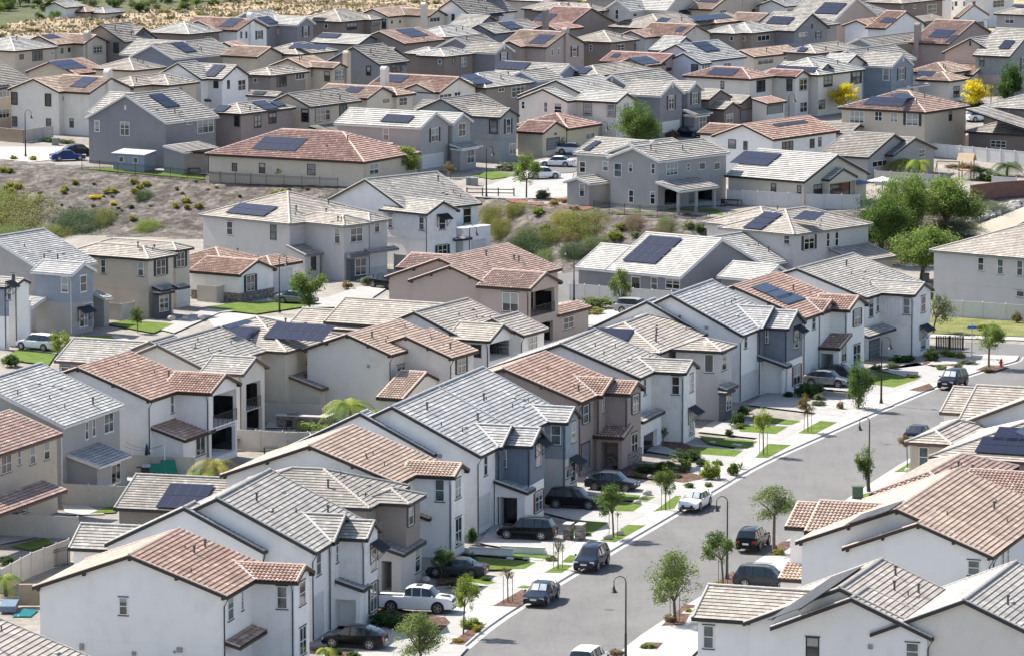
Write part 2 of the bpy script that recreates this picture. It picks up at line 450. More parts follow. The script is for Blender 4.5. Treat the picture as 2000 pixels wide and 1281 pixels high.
    def make_window(h, face, plane, c, z, w, hh, st):
        fb = lambda mb, *a: h.fbox(mb, face, plane, *a)
        if 'g' in st or 'D' in st:
            isg = 'g' in st; f = MB(); t = .09
            fb(f, c-w/2-t, c-w/2, z-hh/2, z+hh/2+t, -.02, .06); fb(f, c+w/2, c+w/2+t, z-hh/2, z+hh/2+t, -.02, .06); fb(f, c-w/2, c+w/2, z+hh/2, z+hh/2+t, -.02, .06)
            f.build('garage_door_frame' if isg else 'door_frame', trim(h.trimk if 'w' not in st else 'w'), h.root)
            d = MB(); n = 4 if isg else 1
            for k in range(n):
                fb(d, c-w/2, c+w/2, z-hh/2 + hh*k/n + .012, z-hh/2 + hh*(k+1)/n - .012, .0, .022)
                if isg:
                    m = max(2, round(w/1.0))
                    for j in range(m): fb(d, c-w/2 + w*(j+.12)/m, c-w/2 + w*(j+.88)/m, z-hh/2 + hh*(k+.2)/n, z-hh/2 + hh*(k+.8)/n, .022, .034)
            if isg: mt = plain('garage_white', (.62,.62,.61), .6, var=.05) if 'w' in st else plain('garage_grey', (.2,.215,.235), .6, var=.05) if 'b' in st else plain('garage_taupe', (.3,.28,.26), .6, var=.05)
            else: mt = plain('door_dark', (.05,.045,.045), .5)
            d.build('garage_door' if isg else 'door', mt, h.root)
            return
        if 'l' in st:
            m = MB(); fb(m, c-w/2, c+w/2, z-hh/2, z+hh/2, 0, .05); m.build('gable_vent', trim('w' if 'k' not in st else 'k'), h.root); return
        if 'v' in st:                                      # three small round-headed vents
            m = MB()
            for k in (-1, 0, 1): fb(m, c + (k*.28 if 'h' in st else 0) - .1, c + (k*.28 if 'h' in st else 0) + .1, z + (0 if 'h' in st else k*.42) - (.1 if 'h' not in st else .3), z + (0 if 'h' in st else k*.42) + (.1 if 'h' not in st else .3), .0, .02)
            m.build('gable_vent', trim('k'), h.root); return
        ft = 'w' if 'k' not in st else 'k'
        t = .07 if h.near else .08
        f = MB()
        fb(f, c-w/2, c-w/2+t, z-hh/2, z+hh/2, -.01, .05); fb(f, c+w/2-t, c+w/2, z-hh/2, z+hh/2, -.01, .05)
        fb(f, c-w/2+t, c+w/2-t, z+hh/2-t, z+hh/2, -.01, .05); fb(f, c-w/2+t, c+w/2-t, z-hh/2, z-hh/2+t, -.01, .05)
        if 'n' not in st and hh > 1.0: fb(f, c-w/2+t, c+w/2-t, z-.03, z+.03, -.01, .045)
        nv = 2 if 'd' in st else 3 if 't' in st else (2 if w > 1.5 else 1)
        for k in range(1, nv): fb(f, c-w/2+w*k/nv-.035, c-w/2+w*k/nv+.035, z-hh/2+t, z+hh/2-t, -.008, .052)
        fo = f.build('window', trim(ft) if ft == 'k' else M_white, h.root)
        p = MB(); fb(p, c-w/2+.03, c+w/2-.03, z-hh/2+.03, z+hh/2-.03, .0, .014)
        gi = 2 if 'q' in st else random.choice((0, 0, 0, 1, 1, 2, 3 if not h.near else 1))
        p.build('pane', glassmat(gi), fo)
        if random.random() < .45 and 'q' not in st and hh > .9:
            bl = MB(); q = random.choice((.25, .4, .6, .85)); fb(bl, c-w/2+t+.01, c+w/2-t-.01, z+hh/2-t-(hh-2*t)*q, z+hh/2-t-.01, .014, .02); bl.build('blind', plain('blind_cloth', (.36,.36,.34), .7, var=.1, scale=12), fo)
        if h.near or 'x' in st:                        # outer trim and sill
            s = MB(); q = .07
            fb(s, c-w/2-q, c+w/2+q, z-hh/2-q, z-hh/2, -.005, .09)
            if 'x' in st: fb(s, c-w/2-q, c-w/2, z-hh/2, z+hh/2, -.005, .065); fb(s, c+w/2, c+w/2+q, z-hh/2, z+hh/2, -.005, .065)
            s.build('sill', trim(h.trimk), fo); s = MB(); fb(s, c-w/2-q, c+w/2+q, z+hh/2, z+hh/2+q, -.005, .065); s.build('lintel', trim(h.trimk), fo)
        if 's' in st:
            cm = trim({'r': 'd'}.get('', 'k')) if 'r' not in st else plain('shutter_red', (.16, .035, .03), .6)
            for sg in (-1, 1):
                m = MB(); cc = c + sg*(w/2 + .26); fb(m, cc-.2, cc+.2, z-hh/2, z+hh/2, .0, .05)
                for k in range(6): fb(m, cc-.15, cc+.15, z-hh/2+hh*(k+.3)/6, z-hh/2+hh*(k+.7)/6, .05, .062)
                m.build('shutter', cm, h.root)
        if 'a' in st:
            m = MB(); ww = w/2 + .35; zt = z + hh/2 + .45; zb = zt - .62; D = 1.0
            L_ = (lambda cc, d, zz: (cc, plane - d, zz)) if face == 'L' else (lambda cc, d, zz: (plane + d, cc, zz))
            m.add([L_(c-ww,.03,zt), L_(c+ww,.03,zt), L_(c+ww,D,zb), L_(c-ww,D,zb), L_(c-ww,.03,zt-.05), L_(c+ww,.03,zt-.05), L_(c+ww,D,zb-.05), L_(c-ww,D,zb-.05)],
                  [(0,1,2,3),(7,6,5,4),(0,3,7,4),(1,5,6,2),(3,2,6,7),(0,4,5,1)])
            for k in range(6):
                cc = c - ww + 2*ww*k/5; m.bar(L_(cc, .03, zt+.03), L_(cc, D, zb+.03), .04)
            for cc in (c-ww+.08, c+ww-.08): m.bar(L_(cc, D-.08, zb), L_(cc, .04, zb-.95), .045); m.bar(L_(cc, .04, zt), L_(cc, .04, zb-1.0), .045)
            m.build('window_awning', plain('awning_metal', (.018,.022,.028), .5, var=.1), h.root)
    def wall_face(h, mb, w, face, zb, inset=0, solid=False):
        x0, x1, y0, y1 = w.walls_xy(); x0 -= inset; x1 += inset; y0 -= inset; y1 += inset
        if face in 'LB':
            y = y0 if face == 'L' else y1; P = lambda c, z: (c, y, z); lo, hi = x0, x1; zf = lambda c: w.zr(c, y); mid = (w.x0+w.x1)/2
        else:
            x = x1 if face == 'R' else x0; P = lambda c, z: (x, c, z); lo, hi = y0, y1; zf = lambda c: w.zr(x, c); mid = (w.y0+w.y1)/2
        gable = (w.typ == 'u' and face in 'LB') or (w.typ == 'v' and face in 'RW')
        zl, zh = zf(lo), zf(hi); ze = min(zl, zh)
        hs = [] if solid else w.holes.get(face, [])
        if ze > zb:
            xs = sorted({lo, hi, *[max(lo, min(hi, q)) for a in hs for q in a[:2]]}); zs = sorted({zb, ze, *[max(zb, min(ze, q)) for a in hs for q in a[2:4]]})
            for a, b in zip(xs, xs[1:]):
                for c, d in zip(zs, zs[1:]):
                    mx, mz = (a+b)/2, (c+d)/2
                    if any(q[0] < mx < q[1] and q[2] < mz < q[3] for q in hs): continue
                    if b - a > 1e-3 and d - c > 1e-3: mb.quad(P(a,c), P(b,c), P(b,d), P(a,d))
        if gable: mb.add([P(lo, max(ze,zb)), P(hi, max(ze,zb)), P(mid, zf(mid))], [(0,1,2)])
        elif abs(zl - zh) > .02: mb.add([P(lo, ze), P(hi, ze), P(hi if zh > zl else lo, max(zl, zh))], [(0,1,2)])
        for (a, b, c, d, st) in hs:
            D = (2.4 if 'B' in st else .55 if 'S' in st else 3.0); D = min(D, (x1-x0 if face == 'R' else y1-y0) - .3)
            if face == 'L': Q = lambda cc, dd, z: (cc, y0 + dd, z)
            else: Q = lambda cc, dd, z: (x1 - dd, cc, z)
            c = max(c, zb); mb.quad(Q(a,0,c), Q(a,D,c), Q(a,D,d), Q(a,0,d)); mb.quad(Q(b,0,c), Q(b,D,c), Q(b,D,d), Q(b,0,d))
            mb.quad(Q(a,D,c), Q(b,D,c), Q(b,D,d), Q(a,D,d)); mb.quad(Q(a,0,d), Q(b,0,d), Q(b,D,d), Q(a,D,d)); mb.quad(Q(a,0,c), Q(b,0,c), Q(b,D,c), Q(a,D,c))
            g = MB(); m = (a+b)/2; wv = (b-a)*.86  # back glass kept wide so the recess looks dark inside
            if face == 'L': g.box(m-wv/2, m+wv/2, y0+D-.03, y0+D-.004, c+.05, min(d-.2, c+2.2))
            else: g.box(x1-D+.004, x1-D+.03, m-wv/2, m+wv/2, c+.05, min(d-.2, c+2.2))
            g.build('patio_door', glassmat(0), h.root)
            if face == 'R' and D > 1:
                g = MB(); g.box(x1-D+.15, x1-.35, b-.03, b-.004, c+.05, min(d-.25, c+2.15)); g.box(x1-D*.5-.03, x1-D*.5+.03, b-.05, b-.03, c+.05, min(d-.25, c+2.15)); g.build('patio_door', glassmat(0), h.root)  # dark glass added on the far jamb so the opening reads shaded
            if 'B' in st:
                r = MB(); r.bar(Q(a,-.03,c+1.05), Q(b,-.03,c+1.05), .05); n = 5 if 'H' in st else max(3, round((b-a)/.14))
                if 'H' in st:
                    for k in range(1, 7): r.bar(Q(a,-.03,c+.15*k), Q(b,-.03,c+.15*k), .025)
                for k in range(n+1): cc = a + (b-a)*k/n; r.bar(Q(cc,-.03,c), Q(cc,-.03,c+1.05), .035 if 'H' in st else .022)
                r.build('balcony_railing', M_dark, h.root)
    def build_wing(h, w):
        t = w.typ; zb = -1.6
        x0, x1, y0, y1 = w.walls_xy()
        if t[0] == 's' and t[-1] in 'oc':
            zb = None
            if t[-1] == 'o':
                m = MB(); n = 2
                L = (y1-y0) if t[1] == 'v' else (x1-x0)
                n = 2 if L < 4 else 3
                for k in range(n):
                    f = k/(n-1)
                    cx, cy = (x1-.15, y0+.15+(y1-y0-.3)*f) if t[1] == 'v' else (x0+.15+(x1-x0-.3)*f, y0+.15)
                    m.box(cx-.15, cx+.15, cy-.15, cy+.15, -1, w.ze-.1)
                m.box(*( (x1-.28, x1-.02, y0, y1) if t[1] == 'v' else (x0, x1, y0+.02, y0+.28)), w.ze-.38, w.ze-.08)
                m.build('porch_post', wallmat(h.wallk), h.root)
        else:
            m = MB(); zt = w.zsplit if w.top else None
            faces = 'LRBW' if t[0] != 's' else ('LRB' if t[1] == 'v' else 'LRW')
            for f in faces: h.wall_face(m, w, f, zb)
            m.build('wall', wallmat(w.wallm or h.wallk), h.root)
            if w.top:
                m = MB()
                for f in 'LR': h.wall_face(m, w, f, w.zsplit, .035, True)
                m.box(x0-.06, x1+.06, y0-.06, y1+.06, w.zsplit-.08, w.zsplit)
                m.build('siding', sidemat(w.top), h.root)
            elif h.near and t in 'uvh' and w.ze > 5 and (x1-x0) > 2:
                m = MB(); m.box(x0-.02, x1+.02, y0-.02, y1+.02, 3.0, 3.06); m.build('wall_band', wallmat(w.wallm or h.wallk), h.root)
        if t == 'f':
            m = MB(); m.box(x0-.05, x1+.05, y0-.05, y1+.05, w.ze-.1, w.ze+.06); m.build('parapet_cap', wallmat(h.wallk), h.root); return
        rm = MB(); fm = MB(); cm = MB(); barrel = h.roofk[0] == 'c'
        for (nm, O, e, s, a0, b0, a1, b1, T) in w.planes():
            vis = nm in 'NR'
            roof_plane(rm, O, e, s, a0, b0, a1, b1, T, barrel and vis, not h.near)
            O = Vector(O); e = Vector(e); s = Vector(s).normalized(); dz = Vector((0,0,-.13))
            fm.quad(O+e*a0+dz, O+e*b0+dz, O+e*b1+s*T+dz if b1 != b0 else O+e*b1+s*T+dz, O+e*a1+s*T+dz)
            out = Vector({'N': (0,-1,0), 'F': (0,1,0), 'R': (1,0,0), 'W': (-1,0,0)}[nm]) * .02
            zz = Vector((0,0,-.12)); fm.bar(O+e*(a0-.02)+zz+out, O+e*(b0+.02)+zz+out, .05, .2)
            if abs(a1 - a0) < .01:
                for a in (a0, b0):
                    o2 = e * (-.02 if a == a0 else .02); p = O+e*a+o2+Vector((0,0,-.09)); fm.bar(p, p + s*T, .05, .24)
                    if barrel or h.near or t in 'uv':
                        c2 = O+e*(a + (.06 if a == a0 else -.06))+Vector((0,0,.05)); caps(cm, c2, c2+s*T, .10 if not barrel else .13, .07)
        W, L = w.x1-w.x0, w.y1-w.y0; zr = lambda q: w.ze + w.p*q + .05
        if t == 'u': caps(cm, ((w.x0+w.x1)/2, w.y0, zr(W/2)), ((w.x0+w.x1)/2, w.y1, zr(W/2)))
        if t == 'v': caps(cm, (w.x0, (w.y0+w.y1)/2, zr(L/2)), (w.x1, (w.y0+w.y1)/2, zr(L/2)))
        if t == 'h':
            m_ = min(W, L)/2
            A = (w.x0+m_, w.y0+m_, zr(m_)); B = (w.x1-m_, w.y1-m_, zr(m_)); C_ = (w.x1-m_, w.y0+m_, zr(m_)); D_ = (w.x0+m_, w.y1-m_, zr(m_))
            caps(cm, A, B if W > L and False else (C_ if W > L else D_))
            for c, q in (((w.x0, w.y0), A), ((w.x1, w.y0), C_), ((w.x1, w.y1), B), ((w.x0, w.y1), D_)): caps(cm, (c[0], c[1], w.ze+.05), q)
        ro = rm.build('roof', [roofmat(h.roofk), rdark(h.roofk)], h.root)
        if cm.v: cm.build('ridge_tiles', capmat(h.roofk), ro)
        fm.build('fascia', trim(h.trimk), ro)
        if h.near and t == 'v' and barrel:
            b = MB(); ym = (w.y0+w.y1)/2
            for y in (w.y0+.3, ym, w.y1-.3): b.box(w.x1-w.ir-.05, w.x1+.05, y-.09, y+.09, w.zr(0,y)-.3, w.zr(0,y)-.1)
            b.build('rafter_tail', trim(h.trimk), ro)
        if h.near and t == 'u' and barrel:
            b = MB()
            for k in range(5): x = w.x0+.35 + (w.x1-w.x0-.7)*k/4; b.box(x-.09, x+.09, w.y0-.03, w.y0+w.ir+.05, w.zr(x,0)-.32, w.zr(x,0)-.1)
            b.build('rafter_tail', trim(h.trimk), ro)
        if h.near and t in 'uvh' and w.ze > 4:             # gutter and downpipe on the camera side corner
            g = MB()
            if t == 'u': px_, py_ = x1 + .05, y0 - .06; g.tube([(w.x1+.02, w.y0+.2, w.ze-.15), (x1+.07, y0-.07, w.ze-.75), (x1+.07, y0-.07, .1)], .05, 6)
            elif t == 'v' and (x1-x0) > 1.5: g.tube([(w.x0+.6, w.y0+.05, w.ze-.15), (x1-.12, w.y0+.1, w.ze-.2), (x1-.12, y0-.05, w.ze-.8), (x1-.12, y0-.05, .1)], .045, 6)
            g.build('downpipe', trim(h.trimk if h.trimk != 'd' else 'k'), h.root)
    def roofbits(h):
        for (face, plane, c, z, w, hh, st) in h.parts: h.make_window(face, plane, c, z, w, hh, st)
        rnd = random.Random(len(HOUSES) * 13 + 5)
        for w in h.wings:
            if w.typ in 'uh' and (w.x1-w.x0)*(w.y1-w.y0) > 45 and w.p > .2:
                for k in range(4 if h.near else 3):
                    fx = rnd.uniform(.15, .85); x = w.x1 - (w.x1-w.x0)/2*rnd.uniform(.15, .8); y = w.y0 + (w.y1-w.y0)*fx
                    z = w.zr(x, y); m = MB(); r = rnd.choice((.05, .05, .08)); q = .55 if r < .06 else .8
                    m.tube([(x,y,z), (x,y,z+q*.8)], r, 7); m.tube([(x,y,z+.02), (x,y,z+.14)], [r*2.2, r], 7)
                    if r > .06: m.tube([(x,y,z+q*.8), (x,y,z+q*.8+.12)], [r*1.9, r*1.6], 7)
                    if h.inside(x, y, z+.3, w): continue
                    m.build('vent_pipe', plain('vent_metal', (.12,.11,.10), .6), h.root)
                for k in range(3):
                    x = w.x1 - (w.x1-w.x0)/2*rnd.uniform(.2, .75); y = w.y0 + (w.y1-w.y0)*rnd.uniform(.15, .85); z = w.zr(x, y)
                    if h.inside(x, y, z+.3, w): continue
                    m = MB(); m.box(x-.2, x+.2, y-.3, y+.3, z-.05, z+.13); m.build('roof_vent', roofmat(h.roofk), h.root)
    def valleys(h):
        for v in h.wings:
            if v.typ != 'v': continue
            for u in h.wings:
                if u.typ not in 'uh' or (u.typ == 'h' and (u.x1-u.x0) < 6): continue
                ym = (v.y0+v.y1)/2; P = []
                for y in (v.y0, ym):
                    z = v.ze + v.p*(y-v.y0); x = u.x1 - (z-u.ze)/u.p; P.append((x, y, z+.11))
                if all(max(v.x0, (u.x0+u.x1)/2) - .3 < p[0] < min(v.x1, u.x1 + .3) and u.y0 < p[1] < u.y1 for p in P):
                    m = MB(); m.bar(P[0], P[1], .2, .05); m.build('valley_flashing', plain('pale_flashing', (.55,.54,.52), .6, var=.05), h.root)
    def inside(h, x, y, z, me):
        for w in h.wings:
            if w is not me and w.x0 < x < w.x1 and w.y0 < y < w.y1 and w.zr(x, y) > z - .3: return True
            if hasattr(h, 'srects'):
                for (a, b, c, d) in h.srects:
                    if a-.4 < x < b+.4 and c-.4 < y < d+.4: return True
        return False
    def solars(h, sols):
        h.srects = []
        for q in sols.split():
            ctr = q[0] == '@'; x1, y1, x2, y2 = map(float, q.lstrip('@').split(',')); mx, my = ((x1+x2)/2, (y1+y2)/2) if not ctr else (x1, y1)
            o, d = h.ray(mx, my); best = None
            for w in h.wings:
                for pl in w.planes():
                    nm, O, e, s, a0, b0, a1, b1, T = pl; O = Vector(O); e = Vector(e); s = Vector(s).normalized(); n = e.cross(s); n = n if n.z > 0 else -n
                    if abs(d.dot(n)) < 1e-5: continue
                    t = (O - o).dot(n) / d.dot(n); p = o + d*t - O; a, tt = p.dot(e), p.dot(s)
                    if -.5 <= tt <= T+.5 and min(a0,a1)-.5 <= a <= max(b0,b1)+.5 and (best is None or t < best[0]): best = (t, w, pl, n)
            if not best: print('NOSOLAR', h.label[:40], q); continue
            t, w, (nm, O, e, s, a0, b0, a1, b1, T), n = best; O = Vector(O); e = Vector(e); s = Vector(s).normalized(); cc = []
            for (x, y) in ((x1, y1), (x2, y2)) if not ctr else ((x1, y1), (x1, y1)):
                o, d = h.ray(x, y); t = (O-o).dot(n)/d.dot(n); p = o+d*t-O; cc.append((p.dot(e), p.dot(s)))
            A0, A1 = sorted((cc[0][0], cc[1][0])); T0, T1 = sorted((cc[0][1], cc[1][1]))
            if ctr: A0 -= x2*.525; A1 += x2*.525; T0 -= y2*.85; T1 += y2*.85
            T0 = max(.15, T0); T1 = min(T - .1, T1)
            if A1-A0 < .8 or T1-T0 < .6: print('SMALLSOL', h.label[:30], q, round(A1-A0,1), round(T1-T0,1)); A1 = max(A1, A0+1.7); T1 = max(T1, T0+1.0)
            nc, nr = max(1, round((A1-A0)/1.05)), max(1, round((T1-T0)/1.7))
            if (T1-T0) < 1.5: nr, nc = 1, max(1, round((A1-A0)/1.7))
            m = MB(); B = lambda a, tt, z: O + e*a + s*tt + n*z
            for i in range(nc):
                for j in range(nr):
                    aa, ab = A0+(A1-A0)*i/nc+.012, A0+(A1-A0)*(i+1)/nc-.012; ta, tb = T0+(T1-T0)*j/nr+.04, T0+(T1-T0)*(j+1)/nr-.04
                    P = [B(aa,ta,.17), B(ab,ta,.17), B(ab,tb,.17), B(aa,tb,.17), B(aa,ta,.21), B(ab,ta,.21), B(ab,tb,.21), B(aa,tb,.21)]
                    m.cur = 1; m.add(P, [(0,3,2,1),(0,1,5,4),(1,2,6,5),(2,3,7,6),(3,0,4,7)])
                    g = .03; m.cur = 1; I = [B(aa+g,ta+g,.21), B(ab-g,ta+g,.21), B(ab-g,tb-g,.21), B(aa+g,tb-g,.21)]
                    m.add(P[4:] + I, [(0,1,5,4),(1,2,6,5),(2,3,7,6),(3,0,4,7)]); m.cur = 0
                    m.add(I, [(0,1,2,3)], [(0,0),(1.0,0),(1.0,1.7),(0,1.7)])
            m.cur = 1; m.bar(B(A0,T0+.3,.09), B(A1,T0+.3,.09), .05); m.bar(B(A0,T1-.3,.09), B(A1,T1-.3,.09), .05)
            m.build('solar_panel', [M_solar(), plain('solar_frame', (.02,.022,.028), .4, var=0)], h.root)
            pts = [B(A0,T0,0), B(A1,T1,0)]
            h.srects.append((min(p.x for p in pts), max(p.x for p in pts), min(p.y for p in pts), max(p.y for p in pts)))
    def extras(h, ex):
        for q in ex.split():
            k = q[0]; a = [float(x) for x in q[1:].split(',')]
            if k == 'C':                                   # chimney: centre x, top y, bottom y, width px
                px, yt, yb, wd = a; hit = h.hit_wall('R', px, yb) or h.hit_wall('L', px, yb)
                if not hit: continue
                t, w, p = hit; x1 = p.x; P = h.org + h.v*p.x + h.u*p.y + Vector((0,0,p.z)); s = F/depth(P)
                hz = p.z + (yb-yt)/s; hw = wd/s/2 * .8
                m = MB(); m.box(x1-.5, x1+.35, p.y-hw, p.y+hw, -1, hz); m.build('chimney', wallmat(h.wallk), h.root)
                m = MB(); m.tube([(x1-.55, p.y, hz-.05), (x1+.4, p.y, hz-.05)], hw*.95, 14); m.build('chimney_cap', wallmat(h.wallk), h.root)
            if k == 'V':                                   # stone veneer base: corner width each way, height
                w = h.wings[int(a[0])]; x0, x1, y0, y1 = w.walls_xy(); z = a[1]
                m = MB(); m.box(x0-.09, x1+.09, y0-.09, y1+.09, -1, z); m.box(x0-.12, x1+.12, y0-.12, y1+.12, z, z+.06)
                m.build('stone_veneer', M_stone(), h.root)
def M_solar():
    if 'solar' in MATS: return MATS['solar']
    m = bpy.data.materials.new('solar_cells'); t, p = nodes(m); p.inputs['Roughness'].default_value = .22; p.inputs['Specular IOR Level'].default_value = .3
    uv = N(t, 'ShaderNodeUVMap'); b = N(t, 'ShaderNodeTexBrick', offset=0, inp={'Color1': (.008,.011,.03,1), 'Color2': (.011,.015,.04,1), 'Mortar': (.03,.035,.06,1), 'Scale': 1, 'Mortar Size': .006, 'Brick Width': .166, 'Row Height': .166})
    t.links.new(uv.outputs[0], b.inputs[0]); t.links.new(b.outputs[0], p.inputs['Base Color']); MATS['solar'] = m; return m
def M_stone():
    if 'stone' in MATS: return MATS['stone']
    m = bpy.data.materials.new('stone_veneer'); t, p = nodes(m); p.inputs['Roughness'].default_value = .9
    tc = N(t, 'ShaderNodeTexCoord'); mp = N(t, 'ShaderNodeMapping'); mp.inputs['Scale'].default_value = (2.5, 2.5, 6); t.links.new(tc.outputs['Object'], mp.inputs[0])
    v = N(t, 'ShaderNodeTexVoronoi', inp={'Scale': 1.2}); t.links.new(mp.outputs[0], v.inputs['Vector'])
    r = ramp(t, [(0, (.10,.085,.075)), (.5, (.22,.19,.165)), (1, (.34,.30,.26))]); sx = N(t, 'ShaderNodeSeparateXYZ'); t.links.new(v.outputs['Color'], sx.inputs[0]); t.links.new(sx.outputs[0], r.inputs[0])
    t.links.new(r.outputs[0], p.inputs['Base Color']); b = N(t, 'ShaderNodeBump', inp={'Strength': 1, 'Distance': .06}); t.links.new(v.outputs['Distance'], b.inputs['Height']); t.links.new(b.outputs[0], p.inputs['Normal'])
    MATS['stone'] = m; return m
# ---------------- lower street houses: label, angle, level, wall, roof, trim, wings, windows, solar ----------------
H = House
H('white stucco house with terracotta roof and one small window, nearest corner bottom left', 14.5, 0, 'white', 'c', 'd',
  'u 444,1165 64 536; v 580,1137 440 615; svc 469,1264 426 526 h3.0; svc 500,1281 470 540 h0.5',
  'R590,1157,12,47 R591,1250,13,55 L551,1166,21,45q L241,1183,17,35 R450,1188,11,44 R473,1172,4,38', '', 1)
H('white board and batten house with grey tile roof and steep small gable above white pickup', 14, 0, 'white', 'g', 'k',
  'u 617,1079 233 715 P.49; u 516,1077 205 536; v 330,1079 133 375 h3.3; v 653,1060 560 698 Twhite:3.3; v 718,1053 630 747 Twhite:3.3; sv 710,1152 643 724 h3 Wwhite',
  'R622,1099,9,47 R657,1080,5,36 R729,1090,10,44a R729,1165,13,56s R606,1215,20,90gw L671,1200,48,60O', '', 1)
H('taupe stucco house with dark grey hipped roof between two white houses', 15, 0, 'taupe', 'gd', 'k',
  'h 723,993 400 800; h 800,985 700 832; v 420,1001 222 500 h3.4; sv 789,1083 735 832 h3 Wlgrey',
  'R802,1005,9,40s R815,1092,10,50 L755,1125,20,60O', '300,1000,420,950', 1)
H('white stucco house with pale orange clay roof beside the parked grey sedan', 16.5, 0, 'white', 'ct', 'd',
  'u 780,945 430 862; v 887,932 780 917; svc 838,1013 812 855 h3.2',
  'L859,957,19,44q R894,953,11,40 R895,1037,12,56 R793,962,5,36', '', 1)
H('white house with slate blue upper gable and red shutters beside black SUV', 17.2, 0, 'white', 'gc', 'k',
  'u 939,891 594 1023 P.49; u 848,888 560 862; v 981,874 900 1020 Tblue:3.4; v 1040,872 950 1072 Tblue:3.4; sv 1030,962 965 1046 h3',
  'R1051,887,9,44a R1052,978,14,40sr R948,907,7,42 L985,895,10,36 L990,1000,40,60O R930,1005,22,60gw', '', 1)
H('grey house with blue grey batten gable and two black metal awnings', 18, 0, 'lgrey', 'gc', 'k',
  'u 1020,848 690 1105 P.49; v 1109,826 1000 1137 Tbluegrey:3.5',
  'L1086,849,20,39q R1119,843,8,40 R1119,920,10,40a R1105,925,12,20', '', 1)
H('brown stucco house with red clay roof and stone base around arched porch', 19.5, 0, 'rose', 'c', 'd',
  'u 1137,786 830 1217; v 1175,774 1090 1218; v 1230,771 1150 1261; sn 1217,855 1158 1236 h3',
  'R1241,788,11,36s R1144,808,10,36s R1239,866,12,44 R1178,790,3,30 R1143,890,16,50gb L1190,890,34,54O', '', 1, 0, 0, 'V2,1.2')
H('white corner gabled house with grey roof, awning over its ground floor window', 18.5, 0, 'white', 'g', 'k',
  'u 1250,739 940 1315 P.37; v 1340,729 1220 1367 Twhite:3.3; sv 1256,824 1238 1299 h3.1',
  'L1320,752,16,36 R1350,747,7,35 R1350,825,9,45a R1259,755,5,32 R1270,866,26,46O', '', 1)
H('light grey hip roofed house with dark grey bay facing the street', 20, 0, 'lgrey', 'gt', 'k',
  'h 1290,690 1080 1400; h 1410,687 1310 1439; svc 1420,762 1402 1442 h3.1; sv 1418,768 1403 1436 h2.9 Wdkgrey p.05',
  'L1385,709,18,36n R1414,707,9,31 R1426,780,10,38', '1225,668,1150,642', 1)
H('white house with dark blue panelled gable and white porch column, red shutters below', 21, 0, 'white', 'gc', 'k',
  'u 1451,656 1170 1529 P.49; u 1377,653 1150 1392; v 1490,643 1400 1532 Tslate:3.4; v 1541,643 1450 1575 Tslate:3.4; svo 1537,716 1480 1547 h3',
  'R1555,662,8,35a R1556,732,13,38sr L1498,657,6,27 R1456,665,6,30 R1455,755,33,50gw', '', 1)
H('white stucco house with orange clay roof, solar panels and arched entry', 24, 0, 'white', 'c', 'd',
  'u 1575,622 1290 1660; v 1606,612 1520 1642; v 1658,607 1580 1697; sn 1640,681 1590 1664 h3.1',
  'R1674,620,12,32s R1673,691,14,38 R1648,688,10,36n L1612,715,30,50O R1589,630,7,26', '@1508,572,4,2 @1541,586,5,1', 1)
H('white batten clad end house with light grey roof next to the cross street', 27, 0, 'white', 'g', 'k',
  'u 1692,582 1421 1800 p.33; v 1787,577 1680 1825 Twhite:3.4; svc 1697,658 1668 1750 h3.1',
  'L1771,598,14,32 R1802,594,9,32 R1803,662,10,40a R1713,688,30,52gb R1701,602,9,35 R1714,595,6,29', '', 1)
# right side of the street
H('white house with grey tile roof and solar panels at bottom right corner', 19, 0, 'white', 'gt', 'k',
  'u 1828,1241 1452 1905 P.42; u 1820,1246 1505 1850; v 1640,1225 1351 1745 Y7.4',
  'R1843,1246,4,35 R1861,1238,5,45 R1878,1225,6,42 L1587,1265,26,44k L1782,1272,26,36q L1384,1243,21,46q', '1500,1216,1690,1108', 1)
H('white house with tan clay roof and panels behind the bottom right house', 19, 0, 'white', 'ct', 'd',
  'u 1948,1082 1554 2060 P.38; u 1940,1088 1645 1972; v 1700,1039 1533 1775 Y6.8; v 1760,1049 1571 1870 Y8.4; v 1600,1135 1520 1634 h3.0',
  'L1902,1108,24,30q R1958,1090,5,36 R1968,1082,4,36', '1650,1030,1770,980', 1)
H('beige gable house with striped grey roof cut off by the right edge, bottom', 19.5, 0, 'offwhite', 'g', 'k',
  'u 2065,1262 1700 2160 P.42', '', '', 1)
H('cream hip roofed house with large black solar array at the right edge', 22, 0, 'tan', 'gt', 'b',
  'h 2150,912 1815 2235; h 1860,869 1767 1930',
  'L1804,892,19,40q L1990,920,30,32', '1903,886,2040,862 1937,863,2050,842 1968,842,2060,824', 1)
H('white gable house with grey tile roof under the dark SUV at right', 22, 0, 'white', 'gt', 'b',
  'u 2160,850 1862 2230 P.42; v 1985,814 1835 2060 Y8; v 2030,828 1872 2115 Y10.5', '', '', 1)
H('terracotta hip roof seen between the solar house and white clay house at right', 21, 0, 'offwhite', 'cm', 'd',
  'h 1880,976 1698 1990; v 2080,993 1860 2140 h6.2', '', '', 1)
